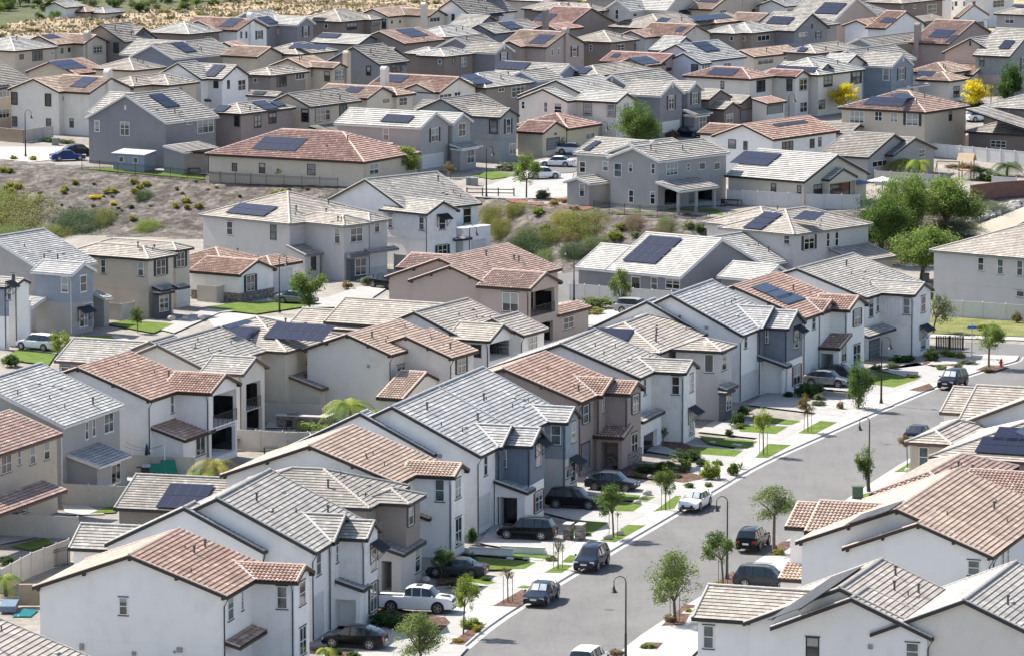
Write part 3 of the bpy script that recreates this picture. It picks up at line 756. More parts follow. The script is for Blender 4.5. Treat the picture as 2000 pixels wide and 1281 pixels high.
# left middle block
H('beige house with red brown roof cut off by the left edge above the pool garden', 20, 0, 'tan', 'cm', 'b',
  'u -40,902 -250 122; svc -20,1012 -70 131 h3.1',
  'R12,905,20,36 R37,893,6,28 R63,888,11,36 R91,879,11,36 R30,985,50,45t', '', 1)
H('grey stucco house with pale patchy roof and lean-to patio roof at left', 19, 0, 'grey', 'gc', 'w',
  'u 124,833 -206 244 P.42; sv 194,911 114 256 h3.1',
  'R169,840,6,35 R183,834,6,35 R212,825,18,38 R226,924,18,38n', '', 1)
H('white house with clay roof and open upstairs balcony with black rail', 20.3, 0, 'white', 'c', 'd',
  'u 295,782 10 395; v 411,769 310 472; sv 362,860 282 421 h3.1',
  'R440,796,46,62BH R436,860,48,56O R391,870,18,36n R336,789,6,34', '', 1)
H('off white grey roofed house with twin gables and recessed balconies behind', 22, 0, 'offwhite', 'g', 'b',
  'u 400,722 215 520 P.42; u 385,716 200 430; v 300,716 106 400 h6.0 Y7.8 Wbluegrey; v 475,732 390 526',
  'R495,772,28,52BH R497,820,30,44O L127,722,16,12', '', 1)
H('beige hipped house carrying two solar arrays above a small panelled patio roof', 23.5, 0, 'cream', 'gt', 'b',
  'h 560,688 330 673; sv 629,760 553 682 h3.1',
  'R600,694,6,30 R612,691,6,30 R637,683,16,32 R654,769,16,28n', '@455,633,5,1 400,676,510,643 @585,651,6,2 @632,744,2,2', 1)
H('off white house with long clay tile roof and hanging egg chair', 25, 0, 'offwhite', 'ct', 'd',
  'u 765,694 590 870; u 884,700 700 935 h6.2; v 786,780 735 880 h3.2',
  'R789,721,28,22t R901,713,16,30s', '', 1)
H('long white house with broad grey roof and open patio gable, centre', 26.5, 0, 'white', 'gt', 'd',
  'u 905,662 712 1010 P.42; v 850,643 632 930 Y13; v 760,650 560 820 h6.0 Y9; v 957,667 870 1010; u 1022,656 900 1072',
  'R985,680,44,36O L930,685,20,22k R1040,670,18,28', '', 1)
# far left / back of the lower block
H('white house with blue grey gable cropped by the left edge', 31, 0, 'white', 'g', 'k',
  'v 33,556 -60 60; v 12,562 -60 20 Tbluegrey:3.6; f 40,590 8 60 h3.9', 'R8,573,8,30a L33,548,9,26', '', 1)
H('grey house with blue grey batten gable and black awning at left', 31, 0, 'grey', 'gc', 'w',
  'u 85,530 -120 190 P.45; v 141,537 60 189 Tbluegrey:3.6; snc 63,600 28 92 h3.1; sv 205,583 176 219 h3.2',
  'L127,556,14,31 R162,554,13,32 R163,622,16,32a R195,612,16,46gb', '', 1)
H('beige hip roofed house with dark shutters and grey bay window, left', 31, 0, 'beige', 'gt', 'k',
  'h 291,507 125 347; h 345,490 180 379; svc 350,563 336 371 h3.3; svc 316,568 298 347 h3.1; sv 312,574 299 341 h2.9 Wdkgrey p.05',
  'L275,525,11,29 L202,521,10,28 R314,522,18,32s R347,508,16,30s R318,592,18,34 R360,585,26,36gw', '', 1)
H('single storey white house with orange clay roof and white garage door', 33, 0, 'white', 'c', 'd',
  'v 467,538 367 541 h3.2; h 440,530 300 545 h3.2; h 530,521 470 591 h3.2',
  'R489,553,16,32s R553,548,34,42gw', '', 1, 3.2, 0, 'V0,1.0')
H('grey stucco hip roofed house with tan tiles, black car in its garage', 41, 0, 'lgrey', 'gt', 'g',
  'h 566,438 388 735; h 672,442 560 729; h 722,434 600 765; sv 597,499 560 631 h3.1; svc 683,499 675 727 h3.1; svc 723,493 712 779 h3.2; sv 684,503 676 722 h2.9 Wdkgrey p.05',
  'L534,454,12,28k L579,453,9,24 L659,461,11,31 L449,446,12,27 R696,459,24,28d R736,442,10,25 R704,521,22,33d R737,508,30,26gw R612,515,10,26k', '440,418,545,406', 1)
H('white gable fronted house with black awning against the planted bank', 43, 0, 'white', 'g', 'k',
  'u 799,414 628 941 P.45; v 834,419 740 898 Twhite:3.4; f 905,447 880 958 h4.3; svc 890,469 880 922 h3.1',
  'L763,432,9,27 L824,437,10,26 R863,437,13,24a R912,422,16,30 R864,489,18,21s R934,480,26,22gw', '', 1)
H('pinkish beige house with maroon clay roof and covered balcony, centre', 28, 0, 'pink', 'cm', 'd',
  'u 965,556 751 1098; u 960,559 797 990; v 870,530 773 930; v 1035,566 930 1099; sv 1091,616 1060 1156 h3.1',
  'R1060,590,46,48BH L997,590,32,38n R1110,630,20,24 R1060,650,40,40O', '', 1)
H('grey single storey house with three rows of solar on a pale roof', 38, 0, 'mgrey', 'gw', 'w',
  'u 1430,528 1253 1592 h3.4 P.45; v 1300,539 1122 1460 h3.4 Y10; v 1330,542 1180 1560 h3.4 Y16; v 1490,549 1400 1552 h3.4',
  'L1278,554,13,25 L1327,556,28,20d L1242,553,18,24n', '1215,512,1334,468', 1, 3.4)
H('pale hip roofed two storey house with solar on two slopes, right of centre', 41, 0, 'lgrey', 'gt', 'g',
  'h 1551,459 1402 1705; h 1500,447 1372 1600; sv 1675,512 1618 1750 h3.1',
  'R1580,474,20,28s R1617,469,7,28 R1634,467,7,28 L1537,468,12,20 R1698,524,22,20s', '1450,448,1530,420 @1586,421,3,2', 1)
H('beige hip roofed house behind white fence, cut off by the right edge', 38, 0, 'lgrey', 'gt', 'g',
  'h 2060,510 1815 2220', 'L1916,516,12,26 L1954,521,12,30q L1992,524,12,30q L1993,574,16,12', '', 1)
H('grey tile roof cropped by the bottom left corner, nearest of all', 14, 0, 'offwhite', 'gt', 'k', 'u 100,1345 -330 192', '', '', 1)
# ---------------- upper terrace houses ----------------
T_ = 1
H('dark grey gable house with two tier solar array beside the blue shed', 33, 1, 'mgrey', 'g', 'w',
  'u 325,241 166 428 P.5; v 300,229 170 480 Y10; sv 360,298 318 428 h2.9 p.2', 'L190,247,9,21x L244,252,18,27d R401,247,32,27t R370,241,10,6n L245,211,3,9l', '@320,199,3,2', 0)
H('white house with tan clay roof, chimney and solar at upper left', 33, 1, 'offwhite', 'ct', 'd',
  'u 116,181 15 200; v 174,183 80 261', 'L28,193,11,23kx L94,196,11,23kx L29,238,10,20k L95,240,10,16k L122,193,4,8k L140,241,8,18k', '135,172,193,154', 0, extra='C212,142,175,20')
H('single storey house with large red clay hip roof and iron fence', 28, 1, 'beige', 'cr', 'd',
  'h 712,318 400 822 h3.3 p.4; v 742,305 640 794 h3.3', 'L458,327,10,16k L512,329,12,20k L608,332,16,22k R730,331,18,22', '492,294,602,273', 0, 3.3)
H('pale grey two gable house with white lower wall and black shutters', 31, 1, 'grey', 'gw', 'w',
  'v 822,251 652 882 P.45; v 885,243 800 925; svc 903,290 878 943 h3.1; sv 901,293 880 935 h2.9 p.05', 'R849,264,14,27s R902,254,14,26d L754,263,12,24 R919,306,14,27d R845,315,40,26gw', '742,240,811,229')
H('grey green batten house with dark brown roof left of red single storey roof', 32, 1, 'sage', 'gd', 'k',
  'u 922,228 800 1000 P.42; v 977,231 860 1015 Tsage:3.2; v 890,220 805 930', 'L964,248,15,26kx R992,247,9,29s R1000,292,12,22', '')
H('small yellow stucco house with red clay roof beside white parked car', 31, 1, 'yellow', 'cr', 'd',
  'v 1061,261 1005 1112 h3.3; h 1110,253 1000 1176 h3.3', 'R1085,262,4,4k R1080,282,24,22gb R1152,266,18,12d', '', 0, 3.3)
H('pinkish white two storey house with twin grey gables left of conifer', 32, 1, 'offwhite', 'gw', 'd',
  'u 1160,195 1011 1246 P.38; u 1109,199 1011 1130; v 1205,201 1120 1245', 'L1022,206,7,15 L1066,210,8,20 L1090,215,15,26 L1148,214,15,24x L1194,216,15,24x R1223,210,12,17d', '')
H('grey batten house with two steep front gables and white shutters trim', 33, 1, 'mgrey', 'g', 'w',
  'u 1252,184 1140 1345 P.52; v 1290,189 1210 1338; v 1344,180 1300 1376; svc 1360,224 1333 1392 h3.1; sv 1358,228 1335 1386 h2.9 p.05', 'R1311,201,11,28s R1357,193,11,22s R1372,239,13,25d R1310,248,32,20gw L1195,158,3,10l R1314,166,3,12l', '')
H('brown single storey house with three little gables', 33, 1, 'brown', 'gt', 'd',
  'v 1415,215 1370 1448 h3.3; v 1447,204 1400 1482 h3.3; v 1385,196 1350 1430 h4.6', 'R1425,232,13,18d R1458,225,28,20gb', '', 0, 3.3)
H('cream house with red clay hip roof and front wing above black garage door', 34, 1, 'offwhite', 'cr', 'd',
  'h 1466,156 1333 1515; v 1554,152 1490 1585; sv 1500,204 1468 1537 h3.2', 'L1411,167,7,15k R1486,169,11,23sk L1542,167,10,21kx R1569,166,14,22dx R1569,210,14,20d R1513,215,30,16gb', '1379,148,1445,138')
H('cream house with twin dark trimmed gables above a yellow tree', 34, 1, 'offwhite', 'gw', 'd',
  'h 1600,148 1490 1690 P.42; v 1596,146 1510 1637; v 1643,137 1590 1702; svc 1610,182 1595 1640 h3.3', 'R1617,158,16,22dkx R1672,152,16,25sk R1605,205,12,18k', '1510,140,1600,134')
H('blue house with white trimmed batten gable and dark garage roof', 34, 1, 'bluegrey', 'g', 'w',
  'u 1700,127 1610 1790 P.5; v 1742,132 1670 1785 Tbluegrey:3.2; svc 1779,170 1772 1816 h3.2; v 1720,172 1690 1750 h2.9', 'L1731,146,12,23x R1760,145,11,24s R1795,176,28,14gw R1764,116,3,10l', '')
H('white single storey house with tan clay hip between two yellow trees', 34, 1, 'offwhite', 'ct', 'd',
  'h 1856,160 1788 1895 h3.3; v 1900,148 1840 1949 h3.3; h 1850,145 1770 1910 h3.9', 'R1868,180,12,22dk R1919,147,4,4k', '1785,150,1835,138', 0, 3.3)
H('beige two storey house with red hip roof, blue shutters and long solar array', 34.5, 1, 'tan', 'cm', 'd',
  'h 1808,221 1637 1894', 'L1674,229,28,23t L1716,228,15,19d L1746,230,15,19d L1782,234,24,24ds R1856,228,6,18k', '1684,207,1780,195 @1762,191,4,1')
H('brown two storey house with tiled veranda at the right edge', 36, 1, 'brown', 'g', 'k',
  'h 2060,218 1914 2120; svo 2060,272 1884 2120 h3; h 2055,268 1884 2100 h3.0', 'L1957,222,28,22t L1950,282,30,14t', '')
H('white two storey house with orange clay roof and black solar near the centre right', 36, 1, 'white', 'c', 'd',
  'u 1511,274 1390 1640; v 1440,266 1361 1520 Y6', 'L1430,282,15,18k L1456,285,8,17k R1538,288,22,22tk R1586,281,9,18k R1601,278,6,18k', '1515,250,1570,238', 0, 5.2)
H('grey single storey house with broad grey roof beside white fence', 34, 1, 'grey', 'gd', 'k',
  'v 1696,309 1600 1808 h3.3 Y14; v 1745,304 1690 1831 h3.3 p.3; v 1660,262 1590 1700 h3.3', 'R1718,320,30,12t R1800,300,12,16', '', 0, 3.3)
H('single storey cream house with pale roof and wide solar array beside patio umbrellas', 40, 1, 'cream', 'gw', 'k',
  'v 1571,356 1415 1715 h3.4 Y14 P.4; v 1620,352 1590 1717 h3.4 Y6', 'R1600,371,22,22tk L1511,367,10,16k L1561,371,8,16k R1668,367,60,28OS', '1425,321,1528,303', 0, 3.4)
H('grey two storey house with covered rear patio overlooking the planted bank', 39.5, 1, 'grey', 'g', 'w',
  'u 1287,316 1185 1426; u 1284,311 1172 1370; v 1235,308 1119 1350 Y9; u 1152,360 1100 1196 h2.9 p.3; svo 1327,374 1280 1404 h2.9 p.25',
  'L1207,333,15,28q L1232,328,8,18 L1276,330,8,22 L1138,327,12,22 L1183,325,11,20 L1233,384,10,25 L1275,387,10,26 R1312,330,22,26t R1344,327,6,16 R1371,325,12,14 R1400,325,12,14 R1312,385,28,30O R1370,380,50,32O L1137,372,10,26', '1137,296,1176,279')
# rows behind, left to right, front to back
H('brown pink hip house with dark metal windows left of big red roof', 33, 1, 'rose', 'gt', 'd',
  'h 472,224 402 578', 'L463,237,9,20kx R503,238,14,25dk R532,231,14,20kx', '412,221,453,209 @521,210,3,2 @542,205,2,1')
H('grey green house with brown slatted roof and bay window over dark patio', 33, 1, 'tan', 'gd', 'k',
  'u 607,210 517 706 P.42; svc 645,262 603 690 h2.9; v 540,190 480 560 Wgrey', 'L596,226,13,24kx R630,224,28,26tx R670,216,14,20dkx', '487,190,525,178')
H('white gabled house with half panelled roof above a dark porch roof', 33, 1, 'white', 'g', 'k',
  'v 434,156 340 491 P.5; u 394,156 300 430; sv 405,197 366 438 h3', 'R472,167,15,21d R446,166,5,17k L422,166,8,12kx L378,165,5,10k R460,140,2,8l', '396,151,442,130')
H('beige hip house with chimney stack right of white half panelled house', 33, 1, 'taupe', 'gt', 'd',
  'h 529,149 475 604', 'R550,160,19,21tk R586,150,18,12t L499,158,7,9', '')
H('tan clay house with arched chimney and bay window', 33, 1, 'tan', 'ct', 'd',
  'u 600,134 524 650; v 650,135 590 679', 'L639,150,11,20k R669,146,17,17tx L607,143,6,14k', '', extra='C678,105,150,16')
H('dark taupe gable house with black awning and three slot vents', 33, 1, 'mgrey', 'gd', 'k',
  'u 741,127 637 800 P.5; v 747,120 700 797', 'L720,139,8,17kx R774,134,18,16dka R772,107,8,9vh', '')
H('dark brown hip house with band course, second row', 33, 1, 'brown', 'gw', 'd',
  'h 869,112 813 929; h 845,108 790 880', 'L859,121,7,10 R905,122,11,20dx R886,120,5,12k', '')
H('blue grey gable house with black shutters facing right, second row centre', 33, 1, 'mgrey', 'gd', 'w',
  'u 935,101 845 990 P.45; v 967,105 900 1006', 'R984,111,10,15s R985,92,3,9l', '')
H('grey house with green tinted roof and white dish by the twin gable', 33, 1, 'bluegrey', 'g', 'w',
  'u 1050,159 985 1100 P.45; v 1087,152 960 1138', 'R1101,160,12,11d L1071,166,14,12d', '967,137,1039,124')
H('brown hip house with triple green windows left of the blue grey gable', 33, 1, 'taupe', 'gw', 'd',
  'h 950,173 850 1043', 'R979,176,11,8 R1012,178,26,24t', '@920,153,4,3')
H('white house with orange red roof, white chimney and long solar strip', 33, 1, 'offwhite', 'c', 'd',
  'v 858,182 710 935; u 849,182 778 890', 'R866,189,24,9t R893,185,12,10d', '732,161,802,150', extra='C752,136,170,18')
H('cream house with clay roof and tall green shuttered windows', 33, 1, 'cream', 'ct', 'd',
  'v 717,194 610 778; h 776,188 700 813', 'R754,198,11,6k R787,199,16,16d', '670,182,712,173')
H('tan house with red shutters and domed chimney, second row centre', 34, 1, 'pink', 'ct', 'd',
  'v 1067,94 975 1146; u 1018,93 970 1060', 'R1122,101,9,21sr R1078,102,4,15 R1091,101,4,14 L1022,102,4,10k R1108,82,2,8v', '1032,87,1086,71', extra='C1105,60,90,16')
H('dark plum hip house with light tile roof right of domed chimney', 34, 1, 'brown', 'gt', 'd',
  'h 1194,84 1110 1249', 'R1212,94,14,15dx L1154,94,6,12 R1240,92,4,10k', '')
H('hip roofed house with pale pink tiles behind steep grey gables', 34, 1, 'taupe', 'gt', 'd',
  'h 1169,149 1100 1275', '', '@1130,143,3,2')
H('brown house with cracked red roof and scattered panels', 34, 1, 'rose', 'cr', 'd',
  'v 1289,127 1170 1339; u 1262,130 1198 1300', 'R1306,136,10,7k', '1192,114,1215,107 @1254,119,5,2')
H('pale blue gable house with dark twin gables and solar, second row right', 36, 1, 'lblue', 'gc', 'k',
  'u 1375,121 1264 1458 P.45; u 1370,126 1298 1390; v 1310,101 1266 1370', 'L1357,134,12,14kx R1385,131,25,10t R1420,128,15,10d', '@1376,92,4,2')
H('cream low house with clay roof and solar right of pale blue gables', 36, 1, 'cream', 'ct', 'k',
  'u 1474,113 1418 1566', 'R1495,121,31,11t R1535,114,10,6', '@1487,92,4,2', 0, 3.6)
H('pink tile hip house with stepped panels at second row right', 35, 1, 'taupe', 'gt', 'd',
  'h 1594,106 1530 1685', '', '1540,92,1580,84 1555,103,1580,96')
H('long grey roofed house with wide white picture window, upper right', 34, 1, 'sage', 'gd', 'w',
  'u 1708,91 1650 1830 P.4', 'R1800,104,32,20tx', '')
H('clay roofed house with broad solar array and white box chimney, upper right', 34, 1, 'rose', 'cm', 'd',
  'v 1852,88 1775 1955', '', '1812,75,1868,61 1845,85,1872,71', extra='C1793,50,80,14')
H('large pinkish beige gable house near the right edge', 34, 1, 'pink', 'g', 'd',
  'u 1949,109 1840 2060 P.5; v 1972,112 1900 2060 Tsage:3.3', 'L1918,120,9,20k L1895,86,3,9lk R2000,125,10,25s', '1949,97,1984,81')
H('white clay roofed house with two gables, third row right', 35, 1, 'white', 'c', 'd',
  'u 1699,53 1645 1780; v 1729,57 1690 1810', '', '1717,46,1752,38')
H('left edge hip house with pale roof and wide windows under hillside', 32, 1, 'tan', 'gw', 'd',
  'h 30,101 -60 113', 'R73,110,20,19tk R108,104,8,8 R42,112,8,10k', '')
H('left edge house with dark slatted roof and tall white windows', 32, 1, 'tan', 'gd', 'd',
  'u -30,176 -240 75 P.42', 'R8,178,20,25t R38,172,10,20 R8,222,20,18t', '@22,122,4,3')
H('low house with orange clay roof and single solar block, upper left', 32, 1, 'tan', 'c', 'd',
  'u 150,146 50 212', '', '@131,129,6,2', 0, 3.6)
H('beige house with clay roof and curved chimney cap, upper left', 32, 1, 'beige', 'ct', 'd',
  'u 112,89 39 165; v 163,87 100 213', 'R121,100,5,10k R135,98,5,9k R191,98,16,13tx R150,96,4,8k', '75,69,118,76', extra='C172,66,110,16')
H('dark taupe steep gable house at the foot of the dry hillside', 32, 1, 'taupe', 'gd', 'd',
  'u 244,83 149 302 P.52; v 254,80 215 307', 'L227,94,9,19kx R279,65,8,9vh', '')
H('blue grey gable house with large tilted solar block, upper left', 33, 1, 'slate', 'g', 'w',
  'u 340,116 252 461 P.45; v 330,111 233 450 Y9', '', '@358,94,3,2')
H('pink tiled hip house behind white chimneyed house, upper left', 33, 1, 'tan', 'gt', 'd',
  'h 262,139 180 325', '', '', )
H('second pink tiled hip house overlapping the first, upper left', 33, 1, 'tan', 'gt', 'd',
  'h 262,170 200 376; h 330,168 260 390', 'R348,180,14,14tk', '')
H('tan hip house with pale tiles above the first row, left', 33, 1, 'brown', 'gw', 'd',
  'h 370,68 285 434', 'R406,77,18,14tk', '')
H('white gable house with red roof, dome chimney and twin solar rows', 33, 1, 'white', 'c', 'd',
  'v 463,61 350 526; u 421,59 352 450', 'R506,69,8,17s R471,69,3,13k R481,69,3,13k R490,44,2,8v', '427,54,477,38', extra='C490,30,55,16')
H('grey house with green shutters and two solar arrays, third row left', 33, 1, 'mgrey', 'gw', 'w',
  'v 581,50 505 617 P.45; u 524,50 440 570 ', 'R597,62,8,20s L529,65,6,20k L543,62,2,10', '@568,30,5,2 500,36,545,47', 0)
H('brown hip house below hillside with small panel array', 33, 1, 'brown', 'gt', 'd',
  'h 667,44 580 743; h 725,40 640 745', 'R687,52,20,14tk R725,46,18,11tk L637,52,7,9', '600,32,630,23')
H('cream house with arched chimney on the skyline row', 33, 1, 'cream', 'ct', 'd',
  'u 760,34 695 830; v 838,33 760 874', 'R765,44,5,8 R781,43,5,8 R796,41,5,8 R849,39,20,9t L750,47,7,18kx', '', extra='C829,10,45,14')
H('white steep gable house with black awning on the skyline row', 33, 1, 'white', 'gd', 'k',
  'u 920,31 842 1010 P.62; v 930,26 880 999', 'R965,36,16,12ka R964,14,8,8vh L885,35,6,14k', '')
H('grey low gable house with steep solar block under the skyline row', 33, 1, 'slate', 'g', 'd',
  'u 967,67 902 1062 P.42; v 930,56 873 985', '', '@994,50,4,2')
H('white pale hip roof behind the red solar roof', 33, 1, 'tan', 'gw', 'd', 'h 871,74 795 955', '', '')
H('taupe house with red roof and single solar block, third row', 33, 1, 'taupe', 'cm', 'd',
  'u 791,87 690 869', '', '@804,66,5,2')
H('grey roofed house with five panel row left of the red roof', 33, 1, 'mgrey', 'gw', 'k',
  'v 700,88 606 748; u 645,84 630 720', '', '618,75,673,65')
H('pink tile hip house with steep blue solar block, third row left', 33, 1, 'beige', 'gt', 'd',
  'h 582,108 505 660', '', '580,84,633,100')
H('tan clay gable house half hidden in the third row left', 33, 1, 'tan', 'ct', 'd',
  'v 502,113 430 556; u 470,100 405 500', '', '')
H('hip house with long pale roof on the skyline, centre', 36, 1, 'taupe', 'gt', 'd',
  'h 1156,24 1018 1194; h 1100,24 1040 1150', 'R1173,28,15,10d', '')
H('red clay house with long panel strip below the skyline row', 34, 1, 'taupe', 'cr', 'd',
  'v 1104,56 1030 1206; u 1088,60 1041 1140', '', '1040,42,1090,30', extra='C1066,22,50,12')
H('grey white double gable house with black awning on the skyline', 34, 1, 'lgrey', 'gw', 'w',
  'u 1233,23 1177 1330 P.62; v 1302,22 1225 1369', 'L1205,29,7,19 R1333,31,10,12a R1351,29,7,12 R1312,31,6,12 R1240,30,8,7', '')
H('pale hip house with two solar arrays, third row centre', 34, 1, 'taupe', 'gt', 'd',
  'h 1295,58 1188 1400', '', '1202,49,1236,40 1278,47,1312,38')
H('blue white house with orange clay roof, third row centre', 34, 1, 'lgrey', 'c', 'd',
  'u 1261,75 1203 1330; v 1328,75 1240 1392', 'L1273,83,5,9k R1357,62,4,6v', '1317,64,1343,55')
H('tan gable house with blue panels on the skyline, right of centre', 34, 1, 'tan', 'ct', 'd',
  'v 1390,20 1345 1508', 'R1412,24,12,8tr R1472,22,6,7k R1492,21,6,7k R1450,7,2,8v', '1362,6,1410,-2')
H('clay solar roof below the tan skyline gable', 34, 1, 'tan', 'ct', 'd', 'h 1400,47 1336 1470; v 1480,44 1420 1520', '', '1362,44,1412,28')
H('brown hip house with banded wall and pale tiles, third row right', 34, 1, 'taupe', 'gw', 'd',
  'h 1469,66 1392 1530; h 1436,67 1375 1490', 'L1429,76,7,10 L1447,76,18,10t R1491,75,24,11t', '')
H('grey gable house with tilted panels and black shutter, third row right', 34, 1, 'mgrey', 'g', 'd',
  'v 1552,62 1475 1621 P.45; h 1600,52 1560 1640', 'R1568,68,16,8d R1598,69,6,14s R1586,52,3,9lk', '1495,48,1553,36')
H('large pinkish gable house with big solar array on the skyline right', 34, 1, 'pink', 'g', 'w',
  'v 1626,45 1530 1720 P.45; h 1700,28 1600 1740', '', '1590,28,1655,8')
H('white house with grey triple window on the skyline right', 34, 1, 'white', 'gc', 'k',
  'u 1535,14 1478 1620', 'R1548,23,22,13t R1590,20,10,10', '')
H('two tone brown hip house with balcony window on the skyline right', 34, 1, 'brown', 'gt', 'd',
  'h 1762,8 1690 1846; svc 1800,44 1770 1852 h3.2', 'R1820,18,18,18d R1786,14,5,8 R1757,14,3,8', '')
H('bright white house with dark garage door at the top right', 34, 1, 'white', 'ct', 'b',
  'h 1860,-14 1830 1930; v 1925,-8 1880 1985; v 1872,36 1862 1932 h3.6', 'R1854,13,4,18 R1867,8,5,9k R1884,8,5,9k R1902,8,5,9k R1950,8,22,14t R1904,52,38,13gb', '')
H('grey hip house with twin window at the top right edge', 35, 1, 'grey', 'gt', 'k',
  'h 2040,32 1941 2100', 'L1972,38,18,18d', '1975,16,2010,12')
H('tan roofed house far beyond the dry hillside', 33, 1, 'tan', 'ct', 'd', 'h 168,25 110 205 h1.2', '', '')
H('white house with tilted panels beyond the dry hillside', 33, 1, 'white', 'gw', 'd', 'u 128,16 84 165 h2.2', '', '92,8,106,17 ')
H('pale roofed low house in the hillside gap', 33, 1, 'offwhite', 'gc', 'd', 'h 205,27 168 245 h1.0', '', '')
H('grey roofed house peeping over the skyline row, centre', 34, 1, 'grey', 'gw', 'd', 'h 1240,-2 1140 1330; h 1060,4 985 1130', '', '')
H('roof ridge cropped by the top edge, right of centre', 34, 1, 'grey', 'g', 'd', 'h 1440,-6 1330 1560; h 1700,-10 1560 1800', '', '')
# ---------------- terrain, street, paving ----------------
def groundmat(name, stops, scale, bump=.3, rough=.95, detail=9, fine=None, bs=6):
    if name in MATS: return MATS[name]
    m = bpy.data.materials.new(name); t, p = nodes(m); p.inputs['Roughness'].default_value = rough; p.inputs['Specular IOR Level'].default_value = .15
    tc = N(t, 'ShaderNodeTexCoord'); n1 = N(t, 'ShaderNodeTexNoise', inp={'Scale': scale, 'Detail': detail, 'Roughness': .72}); t.links.new(tc.outputs['Object'], n1.inputs['Vector'])
    r = ramp(t, stops); t.links.new(n1.outputs[0], r.inputs[0]); out = r.outputs[0]
    if fine:
        v = N(t, 'ShaderNodeTexVoronoi', inp={'Scale': fine[0]}); t.links.new(tc.outputs['Object'], v.inputs['Vector'])
        r2 = ramp(t, [(0, fine[1]), (1, fine[2])]); sx = N(t, 'ShaderNodeSeparateXYZ'); t.links.new(v.outputs['Color'], sx.inputs[0]); t.links.new(sx.outputs[0], r2.inputs[0])
        mx = N(t, 'ShaderNodeMix', data_type='RGBA', blend_type='MULTIPLY'); mx.inputs[0].default_value = 1
        t.links.new(out, mx.inputs[6]); t.links.new(r2.outputs[0], mx.inputs[7]); out = mx.outputs[2]
    if name in ('asphalt', 'paving_concrete', 'driveway_concrete'):
        v2 = N(t, 'ShaderNodeTexNoise', inp={'Scale': .9 if name != 'asphalt' else .35, 'Detail': 10, 'Roughness': .8, 'Distortion': .8}); mp = N(t, 'ShaderNodeMapping'); mp.inputs['Rotation'].default_value = (0, 0, R(17)); mp.inputs['Scale'].default_value = (1.6, .22, 1) if name == 'asphalt' else (1, 1, 1)
        t.links.new(tc.outputs['Object'], mp.inputs[0]); t.links.new(mp.outputs[0], v2.inputs['Vector'])
        r3 = ramp(t, [(.3, (.84,.84,.84)), (.5, (1,1,1)), (.75, (1.08,1.08,1.07))]); t.links.new(v2.outputs[0], r3.inputs[0])
        mx = N(t, 'ShaderNodeMix', data_type='RGBA', blend_type='MULTIPLY'); mx.inputs[0].default_value = 1; t.links.new(out, mx.inputs[6]); t.links.new(r3.outputs[0], mx.inputs[7]); out = mx.outputs[2]
    t.links.new(out, p.inputs['Base Color'])
    if bump:
        n2 = N(t, 'ShaderNodeTexNoise', inp={'Scale': bs, 'Detail': 5}); t.links.new(tc.outputs['Object'], n2.inputs['Vector'])
        b = N(t, 'ShaderNodeBump', inp={'Strength': bump, 'Distance': .15}); t.links.new(n2.outputs[0], b.inputs['Height']); t.links.new(b.outputs[0], p.inputs['Normal'])
    MATS[name] = m; return m
G_yard = groundmat('yard_ground', [(.3, (.20,.175,.145)), (.5, (.30,.27,.235)), (.7, (.38,.355,.32))], .12, fine=(2,(.85,.85,.85),(1.1,1.1,1.1)))
G_dry = groundmat('dry_grass', [(.30, (.15,.115,.075)), (.44, (.30,.235,.15)), (.56, (.43,.35,.23)), (.7, (.52,.44,.31))], .16, 1, fine=(.9,(.7,.68,.66),(1.15,1.12,1.1)), bs=.9)
G_gravel = groundmat('gravel', [(.34, (.06,.052,.044)), (.5, (.12,.108,.095)), (.66, (.20,.182,.16))], .35, 1, fine=(1.7, (.6,.6,.6), (1.45,1.42,1.4)), bs=2.2)
G_asphalt = groundmat('asphalt', [(.3, (.155,.151,.146)), (.5, (.178,.174,.168)), (.7, (.20,.196,.189))], .12, .15, fine=(9, (.93,.93,.93), (1.05,1.05,1.05)))
G_conc = groundmat('paving_concrete', [(.3, (.40,.385,.36)), (.7, (.48,.462,.43))], .25, .1)
G_drive = groundmat('driveway_concrete', [(.3, (.34,.328,.308)), (.7, (.42,.405,.38))], .3, .1)
G_kerb = groundmat('kerb_concrete', [(.3, (.42,.41,.385)), (.7, (.50,.49,.465))], .3, .1)
G_mulch = groundmat('mulch', [(.3, (.085,.05,.04)), (.7, (.19,.125,.10))], 1.2, .9, fine=(5, (.5,.5,.5), (1.5,1.4,1.3)), bs=7)
G_redbark = groundmat('red_bark', [(.3, (.20,.075,.055)), (.7, (.34,.15,.115))], 1.2, .9, fine=(5, (.6,.6,.6), (1.3,1.3,1.3)))
G_turf = groundmat('turf', [(.28, (.075,.11,.022)), (.48, (.11,.165,.03)), (.62, (.15,.20,.045)), (.78, (.22,.23,.08))], .8, .5, fine=(14, (.75,.8,.7), (1.2,1.2,1.15)), bs=16)
G_olive = groundmat('verge_scrub', [(.3, (.10,.12,.035)), (.5, (.17,.18,.06)), (.7, (.29,.26,.13))], .35, .9, bs=2)
G_rock = groundmat('pale_gravel', [(.3, (.38,.36,.33)), (.7, (.55,.52,.48))], .8, .8, fine=(4, (.6,.6,.6), (1.3,1.3,1.3)))
G_sand = groundmat('sand_path', [(.3, (.50,.43,.33)), (.7, (.60,.53,.42))], .2, .3)
G_crop = groundmat('far_green', [(.3, (.06,.075,.035)), (.7, (.14,.14,.07))], .06, .8, bs=.6)
